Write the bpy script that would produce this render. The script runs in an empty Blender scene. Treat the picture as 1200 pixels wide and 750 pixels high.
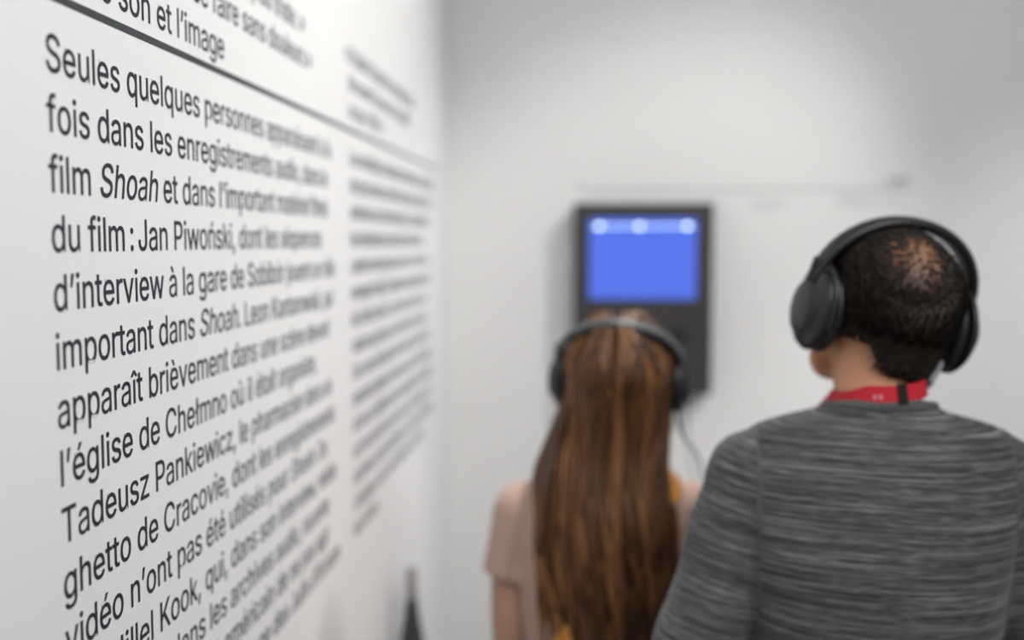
import bpy, bmesh, math, random
from mathutils import Vector, Matrix, Euler, Quaternion, noise
from mathutils.bvhtree import BVHTree
from mathutils import geometry as mgeo

R = math.radians
PI = math.pi
SC = bpy.context.scene
COL = SC.collection
random.seed(7)

# ------------------------------------------------------------------ camera
CAM_POS = Vector((0.44, 0.0, 1.70))
cam_d = bpy.data.cameras.new('camera')
cam = bpy.data.objects.new('camera', cam_d)
COL.objects.link(cam)
cam.location = CAM_POS
cam.rotation_euler = (R(90 - 4.42), 0, R(4.84))
cam_d.sensor_width = 36.0
cam_d.lens = 1180 / 1200 * 36.0
cam_d.clip_start = 0.02
cam_d.dof.use_dof = True
cam_d.dof.focus_distance = 0.955
cam_d.dof.aperture_fstop = 0.0354 / 0.0228
cam_d.dof.aperture_blades = 0
SC.camera = cam

# ------------------------------------------------------------------ light
SC.view_settings.view_transform = 'Standard'
SC.view_settings.look = 'None'
SC.view_settings.gamma = 1.0
SC.view_settings.use_curve_mapping = False
SC.view_settings.exposure = 0.02

world = bpy.data.worlds.new('room_ambience')
SC.world = world
world.use_nodes = True
world.node_tree.nodes['Background'].inputs[0].default_value = (0.93, 0.96, 1.0, 1)
world.node_tree.nodes['Background'].inputs[1].default_value = 0.225

def spot(name, loc, target, power, angle, blend, size, color=(1, 0.985, 0.96)):
    d = bpy.data.lights.new(name, 'SPOT')
    d.energy = power; d.spot_size = R(angle); d.spot_blend = blend
    d.shadow_soft_size = size; d.color = color
    o = bpy.data.objects.new(name, d); COL.objects.link(o)
    o.location = loc
    o.rotation_euler = (Vector(target) - Vector(loc)).to_track_quat('-Z', 'Y').to_euler()
    return o

def area(name, loc, target, power, sx, sy, color=(1, 1, 1)):
    d = bpy.data.lights.new(name, 'AREA')
    d.shape = 'RECTANGLE'; d.size = sx; d.size_y = sy; d.energy = power; d.color = color
    o = bpy.data.objects.new(name, d); COL.objects.link(o)
    o.location = loc
    o.rotation_euler = (Vector(target) - Vector(loc)).to_track_quat('-Z', 'Y').to_euler()
    return o

spot('ceiling_spot_tablet', (2.06, 1.20, 3.72), (0.36, 2.99, 1.20), 168, 35, 0.7, 0.05)
spot('ceiling_spot_right', (3.0, 1.3, 3.72), (1.62, 2.99, 0.62), 178, 38, 0.8, 0.08)
spot('ceiling_spot_text', (1.7, -0.1, 3.65), (0.0, 1.10, 2.1), 175, 52, 1.0, 0.22)
spot('ceiling_spot_corner', (2.2, 2.0, 3.65), (0.0, 1.95, 2.00), 185, 46, 1.0, 0.15)
spot('woman_fill_spot', (0.80, 2.35, 3.72), (0.50, 1.68, 1.52), 210, 20, 0.7, 0.05)  # added unseen spot, brightens the woman's hair and shoulders
area('rear_fill_area', (1.5, -0.6, 3.5), (0.2, 0.5, 1.2), 52, 1.8, 1.4)  # unseen soft fill added behind the camera for left wall and backs

# ------------------------------------------------------------------ helpers
def new_obj(name, me, mat=None, parent=None):
    o = bpy.data.objects.new(name, me)
    COL.objects.link(o)
    if mat is not None:
        me.materials.clear(); me.materials.append(mat)
    if parent is not None:
        o.parent = parent
    return o

def bm_obj(name, bm, mat=None, parent=None, smooth=True, origin=None):
    bmesh.ops.recalc_face_normals(bm, faces=bm.faces[:])
    me = bpy.data.meshes.new(name)
    bm.to_mesh(me); bm.free()
    if origin is not None:
        me.transform(Matrix.Translation(-Vector(origin)))
    if smooth:
        for p in me.polygons: p.use_smooth = True
    o = new_obj(name, me, mat, parent)
    if origin is not None:
        o.location = origin
    return o

def tag(o, label=None, cat=None, group=None, kind=None):
    if label: o['label'] = label
    if cat: o['category'] = cat
    if group: o['group'] = group
    if kind: o['kind'] = kind
    return o

def empty(name, loc=(0, 0, 0), rot=(0, 0, 0)):
    o = bpy.data.objects.new(name, None)
    o.empty_display_size = 0.05
    COL.objects.link(o); o.location = loc; o.rotation_euler = rot
    return o

def box(bm, lo, hi, M=None, bevel=0.0):
    r = bmesh.ops.create_cube(bm, size=1.0)
    vs = r['verts']
    lo = Vector(lo); hi = Vector(hi); c = (lo + hi) / 2; s = hi - lo
    for v in vs:
        v.co = Vector((v.co.x * s.x, v.co.y * s.y, v.co.z * s.z)) + c
    if bevel > 0:
        es = list({e for v in vs for e in v.link_edges})
        rb = bmesh.ops.bevel(bm, geom=es, offset=bevel, segments=3, affect='EDGES', profile=0.6)
        vs = list({v for f in rb['faces'] for v in f.verts} | {v for v in vs if v.is_valid})
    if M is not None:
        for v in vs: v.co = M @ v.co
    return vs

def ellipsoid(bm, c, r, M=None, seg=28, rings=18, rot=None):
    res = bmesh.ops.create_uvsphere(bm, u_segments=seg, v_segments=rings, radius=1.0)
    for v in res['verts']:
        p = Vector((v.co.x * r[0], v.co.y * r[1], v.co.z * r[2]))
        if rot is not None: p = rot @ p
        p += Vector(c)
        v.co = M @ p if M is not None else p
    return res['verts']

def catmull(P, t):
    n = len(P) - 1
    i = min(int(t), n - 1); u = t - i
    p0 = P[max(i - 1, 0)]; p1 = P[i]; p2 = P[i + 1]; p3 = P[min(i + 2, n)]
    return 0.5 * ((2 * p1) + (p2 - p0) * u + (2 * p0 - 5 * p1 + 4 * p2 - p3) * u * u
                  + (3 * p1 - p0 - 3 * p2 + p3) * u ** 3)

def path(pts, sub):
    P = [Vector(p) for p in pts]
    return [catmull(P, k / sub) for k in range((len(P) - 1) * sub + 1)]

def frames(P, up=None):
    """parallel transported (normal, binormal) along a polyline"""
    T = []
    for i in range(len(P)):
        a = P[max(i - 1, 0)]; b = P[min(i + 1, len(P) - 1)]
        d = b - a
        T.append(d.normalized() if d.length > 1e-9 else Vector((0, 0, 1)))
    n = up if up is not None else (Vector((1, 0, 0)) if abs(T[0].x) < 0.8 else Vector((0, 1, 0)))
    out = []
    for t in T:
        n = (n - t * n.dot(t))
        if n.length < 1e-6: n = t.orthogonal()
        n.normalize()
        out.append((t, n.copy(), t.cross(n)))
    return out

def tube(bm, pts, radii, seg=16, sub=6, flat=1.0, up=None, M=None, round_caps=True):
    """closed tube along a smooth path; radii per control point; flat scales the binormal radius"""
    P = path(pts, sub)
    rad = [catmull([Vector((r, 0, 0)) for r in radii], k / sub).x for k in range(len(P))]
    F = frames(P, up)
    rings = []
    def ring(c, n, b, r):
        vs = []
        for k in range(seg):
            a = 2 * PI * k / seg
            co = c + n * (r * math.cos(a)) + b * (r * flat * math.sin(a))
            vs.append(bm.verts.new(M @ co if M is not None else co))
        rings.append(vs)
    if round_caps:
        t, n, b = F[0]
        for q in (0.92, 0.7, 0.38):
            ring(P[0] - t * rad[0] * q * min(1, flat + 0.2), n, b, rad[0] * math.sqrt(1 - q * q))
    for p, (t, n, b), r in zip(P, F, rad):
        ring(p, n, b, r)
    if round_caps:
        t, n, b = F[-1]
        for q in (0.38, 0.7, 0.92):
            ring(P[-1] + t * rad[-1] * q * min(1, flat + 0.2), n, b, rad[-1] * math.sqrt(1 - q * q))
    for A, B in zip(rings[:-1], rings[1:]):
        for k in range(seg):
            bm.faces.new((A[k], A[(k + 1) % seg], B[(k + 1) % seg], B[k]))
    bm.faces.new(rings[0][::-1]); bm.faces.new(rings[-1])
    return rings

def loft(bm, rows, seg=40, sub=5, power=2.3, M=None, caps=True):
    """rows: (z, half width, half depth, x offset, y offset): closed vertical loft of superellipses"""
    n = len(rows)
    def at(t):
        return [catmull([Vector((r[j], 0, 0)) for r in rows], t).x for j in range(5)]
    rings = []
    for k in range((n - 1) * sub + 1):
        z, w, d, xo, yo = at(k / sub)
        vs = []
        for j in range(seg):
            a = 2 * PI * j / seg
            c, s = math.cos(a), math.sin(a)
            x = math.copysign(abs(c) ** (2 / power), c) * w + xo
            y = math.copysign(abs(s) ** (2 / power), s) * d + yo
            p = Vector((x, y, z))
            vs.append(bm.verts.new(M @ p if M is not None else p))
        rings.append(vs)
    for A, B in zip(rings[:-1], rings[1:]):
        for j in range(seg):
            bm.faces.new((A[j], A[(j + 1) % seg], B[(j + 1) % seg], B[j]))
    if caps:
        bm.faces.new(rings[0][::-1]); bm.faces.new(rings[-1])
    return rings

def lathe(bm, prof, M, seg=40):
    """closed profile (radius, height along +z) revolved and placed by M"""
    rings = []
    for r, h in prof:
        rings.append([bm.verts.new(M @ Vector((r * math.cos(2 * PI * k / seg), r * math.sin(2 * PI * k / seg), h)))
                      for k in range(seg)])
    for A, B in zip(rings[:-1], rings[1:]):
        for k in range(seg):
            bm.faces.new((A[k], A[(k + 1) % seg], B[(k + 1) % seg], B[k]))
    bm.faces.new(rings[0][::-1]); bm.faces.new(rings[-1])

def ribbon(bm, P, N, half, thick):
    """flat strap: centre line P, outward normals N"""
    rings = []
    for i, p in enumerate(P):
        a = P[max(i - 1, 0)]; b = P[min(i + 1, len(P) - 1)]
        t = (b - a).normalized(); nn = (N[i] - t * N[i].dot(t)).normalized()
        w = t.cross(nn)
        rings.append([bm.verts.new(p + w * sx * half + nn * sy * thick / 2)
                      for sx, sy in ((-1, -1), (1, -1), (1, 1), (-1, 1))])
    for A, B in zip(rings[:-1], rings[1:]):
        for k in range(4):
            bm.faces.new((A[k], A[(k + 1) % 4], B[(k + 1) % 4], B[k]))
    bm.faces.new(rings[0][::-1]); bm.faces.new(rings[-1])

def remesh(name, bm, voxel, smooth_it, mat, parent=None, factor=0.5):
    """fuse the closed pieces in bm into one continuous surface"""
    bmesh.ops.recalc_face_normals(bm, faces=bm.faces[:])
    me = bpy.data.meshes.new(name + '_src'); bm.to_mesh(me); bm.free()
    o = bpy.data.objects.new(name + '_src', me); COL.objects.link(o)
    m = o.modifiers.new('r', 'REMESH'); m.mode = 'VOXEL'; m.voxel_size = voxel; m.use_smooth_shade = True
    if smooth_it:
        s = o.modifiers.new('s', 'SMOOTH'); s.iterations = smooth_it; s.factor = factor
    dg = bpy.context.evaluated_depsgraph_get(); dg.update()
    out = bpy.data.meshes.new_from_object(o.evaluated_get(dg))
    bpy.data.objects.remove(o); bpy.data.meshes.remove(me)
    out.name = name
    for p in out.polygons: p.use_smooth = True
    return new_obj(name, out, mat, parent)

# ------------------------------------------------------------------ materials
def mat(name, color, rough=0.6, metal=0.0, var=0.06, scale=30.0, bump=0.0, bscale=200.0, spec=0.5, sheen=0.0, sss=0.0):
    m = bpy.data.materials.new(name); m.use_nodes = True
    nt = m.node_tree; b = nt.nodes['Principled BSDF']
    b.inputs['Roughness'].default_value = rough; b.inputs['Metallic'].default_value = metal
    b.inputs['Specular IOR Level'].default_value = spec
    if sheen: b.inputs['Sheen Weight'].default_value = sheen
    if sss:
        b.inputs['Subsurface Weight'].default_value = sss
        b.inputs['Subsurface Radius'].default_value = (0.012, 0.005, 0.003)
        b.inputs['Subsurface Scale'].default_value = 1.0
    tc = nt.nodes.new('ShaderNodeTexCoord')
    nz = nt.nodes.new('ShaderNodeTexNoise'); nz.inputs['Scale'].default_value = scale; nz.inputs['Detail'].default_value = 4
    nt.links.new(tc.outputs['Object'], nz.inputs['Vector'])
    rp = nt.nodes.new('ShaderNodeValToRGB')
    rp.color_ramp.elements[0].position = 0.3; rp.color_ramp.elements[1].position = 0.7
    rp.color_ramp.elements[0].color = tuple(c * (1 - var) for c in color) + (1,)
    rp.color_ramp.elements[1].color = tuple(min(1, c * (1 + var)) for c in color) + (1,)
    nt.links.new(nz.outputs['Fac'], rp.inputs['Fac'])
    nt.links.new(rp.outputs['Color'], b.inputs['Base Color'])
    if bump:
        n2 = nt.nodes.new('ShaderNodeTexNoise'); n2.inputs['Scale'].default_value = bscale; n2.inputs['Detail'].default_value = 3
        nt.links.new(tc.outputs['Object'], n2.inputs['Vector'])
        bp = nt.nodes.new('ShaderNodeBump'); bp.inputs['Strength'].default_value = bump; bp.inputs['Distance'].default_value = 0.001
        nt.links.new(n2.outputs['Fac'], bp.inputs['Height'])
        nt.links.new(bp.outputs['Normal'], b.inputs['Normal'])
    return m

def emit(name, color, strength):
    m = bpy.data.materials.new(name); m.use_nodes = True
    nt = m.node_tree; nt.nodes.remove(nt.nodes['Principled BSDF'])
    e = nt.nodes.new('ShaderNodeEmission'); e.inputs[0].default_value = tuple(color) + (1,); e.inputs[1].default_value = strength
    nt.links.new(e.outputs[0], nt.nodes['Material Output'].inputs[0])
    return m

def wall_mat(name, color):
    return mat(name, color, rough=0.7, var=0.012, scale=3.0, bump=0.25, bscale=420.0, spec=0.3)

M_WALL = wall_mat('white_wall_paint', (0.80, 0.80, 0.80))
M_CEIL = wall_mat('ceiling_paint', (0.78, 0.78, 0.78))
M_FLOOR = mat('grey_floor', (0.30, 0.30, 0.31), rough=0.45, var=0.12, scale=9, bump=0.1)
M_INK = mat('navy_black_vinyl', (0.014, 0.015, 0.026), rough=0.5, var=0.05)
M_RULE = mat('slate_vinyl', (0.045, 0.05, 0.055), rough=0.55, var=0.05)
M_GREYINK = mat('grey_wall_print', (0.05, 0.05, 0.053), rough=0.6, var=0.05)
M_BOX = mat('dark_grey_metal', (0.040, 0.037, 0.039), rough=0.5, var=0.06, bump=0.1, bscale=600)
M_BLACK = mat('black_plastic', (0.005, 0.0055, 0.006), rough=0.38, var=0.1)
M_BAND = mat('charcoal_padding', (0.008, 0.010, 0.0105), rough=0.45, var=0.1, bump=0.2)
M_BAND2 = mat('grey_padding', (0.040, 0.044, 0.047), rough=0.42, var=0.1)
M_STEEL = mat('grey_metal', (0.25, 0.25, 0.26), rough=0.3, metal=0.9, var=0.05)
M_CABLE = mat('grey_cable', (0.30, 0.30, 0.32), rough=0.5, var=0.05)
M_SKIN = mat('skin', (0.56, 0.27, 0.145), rough=0.5, var=0.08, scale=40, bump=0.1, bscale=500, sss=0.12)
M_SKIN_M = M_SKIN

def stubbled(m, dark):
    """cropped stubble on the scalp, from the body's own 'stubble' values"""
    nt = m.node_tree; b = nt.nodes['Principled BSDF']
    src = b.inputs['Base Color'].links[0].from_socket
    at = nt.nodes.new('ShaderNodeAttribute'); at.attribute_name = 'stubble'
    mx = nt.nodes.new('ShaderNodeMix'); mx.data_type = 'RGBA'
    nt.links.new(at.outputs['Fac'], mx.inputs['Factor'])
    nt.links.new(src, mx.inputs['A']); mx.inputs['B'].default_value = tuple(dark) + (1,)
    nt.links.new(mx.outputs['Result'], b.inputs['Base Color'])
stubbled(M_SKIN_M, (0.035, 0.020, 0.014))
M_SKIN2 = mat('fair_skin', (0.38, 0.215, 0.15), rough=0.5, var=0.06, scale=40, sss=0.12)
M_RED = mat('red_lanyard_webbing', (0.52, 0.006, 0.022), rough=0.55, var=0.08, scale=300)
M_WHITE = mat('white_print', (0.75, 0.72, 0.72), rough=0.6)
M_PINKPRINT = mat('faded_pink_print', (0.62, 0.22, 0.25), rough=0.6)
M_MUSTARD = mat('mustard_leather', (0.62, 0.25, 0.03), rough=0.5, var=0.1, bump=0.2)
M_BLOUSE = mat('dusty_pink_blouse', (0.42, 0.275, 0.225), rough=0.85, var=0.06, scale=14, bump=0.2, bscale=900, sheen=0.2)
M_JEANS = mat('dark_blue_denim', (0.02, 0.026, 0.045), rough=0.85, var=0.15, scale=200)
M_TROUSER = mat('black_trousers', (0.015, 0.015, 0.017), rough=0.8, var=0.1)
M_SHOE = mat('dark_leather', (0.02, 0.018, 0.017), rough=0.5, var=0.1)
M_SOLE = mat('pale_rubber', (0.55, 0.54, 0.52), rough=0.7)
M_EYE = mat('eye_white', (0.75, 0.73, 0.71), rough=0.15, var=0.01)
M_IRIS = mat('brown_iris', (0.03, 0.016, 0.009), rough=0.15)
M_LIP = mat('lip', (0.40, 0.14, 0.12), rough=0.45)
M_STAND = mat('dark_grey_stand', (0.055, 0.055, 0.055), rough=0.55, var=0.08)
M_STANDTOP = mat('light_grey_sleeve', (0.36, 0.36, 0.355), rough=0.55, var=0.04)
M_SCREEN = emit('blue_screen', (0.105, 0.19, 0.84), 1.0)
M_LINE = emit('screen_white_line', (0.55, 0.70, 1.0), 3.0)
M_DOT = emit('screen_white_dot', (0.75, 0.88, 1.0), 4.0)

def hair_mat(name, dark, mid, light):
    m = bpy.data.materials.new(name); m.use_nodes = True
    nt = m.node_tree; b = nt.nodes['Principled BSDF']
    b.inputs['Roughness'].default_value = 0.42
    b.inputs['Specular IOR Level'].default_value = 0.28
    g = nt.nodes.new('ShaderNodeNewGeometry')
    tc = nt.nodes.new('ShaderNodeTexCoord')
    mp = nt.nodes.new('ShaderNodeMapping'); mp.inputs['Scale'].default_value = (26, 26, 5)
    nz = nt.nodes.new('ShaderNodeTexNoise'); nz.inputs['Scale'].default_value = 1.0; nz.inputs['Detail'].default_value = 3
    nt.links.new(tc.outputs['Object'], mp.inputs[0]); nt.links.new(mp.outputs[0], nz.inputs['Vector'])
    mx = nt.nodes.new('ShaderNodeMath'); mx.operation = 'MULTIPLY_ADD'; mx.inputs[1].default_value = 0.6
    nt.links.new(g.outputs['Random Per Island'], mx.inputs[0])
    ml = nt.nodes.new('ShaderNodeMath'); ml.operation = 'MULTIPLY'; ml.inputs[1].default_value = 0.4
    nt.links.new(nz.outputs['Fac'], ml.inputs[0]); nt.links.new(ml.outputs[0], mx.inputs[2])
    rp = nt.nodes.new('ShaderNodeValToRGB')
    e = rp.color_ramp.elements
    e[0].position = 0.12; e[0].color = tuple(dark) + (1,)
    e[1].position = 0.88; e[1].color = tuple(light) + (1,)
    k = e.new(0.5); k.color = tuple(mid) + (1,)
    nt.links.new(mx.outputs[0], rp.inputs['Fac'])
    nt.links.new(rp.outputs['Color'], b.inputs['Base Color'])
    return m
M_HAIR_W = hair_mat('chestnut_hair', (0.022, 0.008, 0.003), (0.088, 0.034, 0.012), (0.25, 0.108, 0.038))
M_HAIR_M = hair_mat('dark_brown_hair', (0.007, 0.005, 0.004), (0.016, 0.011, 0.008), (0.034, 0.024, 0.018))

def knit_mat():
    """heather jersey: streaks along the knitted rows, following the cloth's own 'cloth' coordinates"""
    m = bpy.data.materials.new('heather_grey_jersey'); m.use_nodes = True
    nt = m.node_tree; b = nt.nodes['Principled BSDF']
    b.inputs['Roughness'].default_value = 0.9; b.inputs['Specular IOR Level'].default_value = 0.2
    b.inputs['Sheen Weight'].default_value = 0.15
    at = nt.nodes.new('ShaderNodeAttribute'); at.attribute_name = 'cloth'
    def streak(sx, sy, detail):
        mp = nt.nodes.new('ShaderNodeMapping'); mp.inputs['Scale'].default_value = (sx, sy, 1)
        nz = nt.nodes.new('ShaderNodeTexNoise'); nz.inputs['Scale'].default_value = 1.0; nz.inputs['Detail'].default_value = detail
        nt.links.new(at.outputs['Vector'], mp.inputs[0]); nt.links.new(mp.outputs[0], nz.inputs['Vector'])
        return nz
    a = streak(12, 900, 2.0); c = streak(45, 1700, 1.0); d = streak(5, 260, 1.0)
    def madd(x, k, y):
        n = nt.nodes.new('ShaderNodeMath'); n.operation = 'MULTIPLY_ADD'; n.inputs[1].default_value = k
        nt.links.new(x, n.inputs[0])
        if isinstance(y, float): n.inputs[2].default_value = y
        else: nt.links.new(y, n.inputs[2])
        return n.outputs[0]
    v = madd(a.outputs['Fac'], 0.42, madd(c.outputs['Fac'], 0.33, madd(d.outputs['Fac'], 0.25, 0.0)))
    rp = nt.nodes.new('ShaderNodeValToRGB'); e = rp.color_ramp.elements
    e[0].position = 0.40; e[0].color = (0.022, 0.023, 0.024, 1)
    e[1].position = 0.62; e[1].color = (0.25, 0.253, 0.252, 1)
    k = e.new(0.5); k.color = (0.066, 0.068, 0.069, 1)
    nt.links.new(v, rp.inputs['Fac']); nt.links.new(rp.outputs['Color'], b.inputs['Base Color'])
    bp = nt.nodes.new('ShaderNodeBump'); bp.inputs['Strength'].default_value = 0.35; bp.inputs['Distance'].default_value = 0.001
    nt.links.new(a.outputs['Fac'], bp.inputs['Height']); nt.links.new(bp.outputs['Normal'], b.inputs['Normal'])
    return m
M_KNIT = knit_mat()

# ------------------------------------------------------------------ the room
BACK_Y = 2.99
def wall(name, lo, hi, m):
    bm = bmesh.new(); box(bm, lo, hi)
    return tag(bm_obj(name, bm, m, smooth=False), kind='structure')
wall('floor', (-0.12, -2.2, -0.1), (3.62, BACK_Y + 0.12, 0.0), M_FLOOR)
wall('ceiling', (-0.12, -2.2, 3.8), (3.62, BACK_Y + 0.12, 3.9), M_CEIL)
wall('wall_left', (-0.12, -2.2, 0.0), (0.0, BACK_Y, 3.8), M_WALL)
wall('wall_back', (-0.12, BACK_Y, 0.0), (3.62, BACK_Y + 0.12, 3.8), M_WALL)
wall('wall_right', (3.5, -2.2, 0.0), (3.62, BACK_Y, 3.8), M_WALL)

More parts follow.
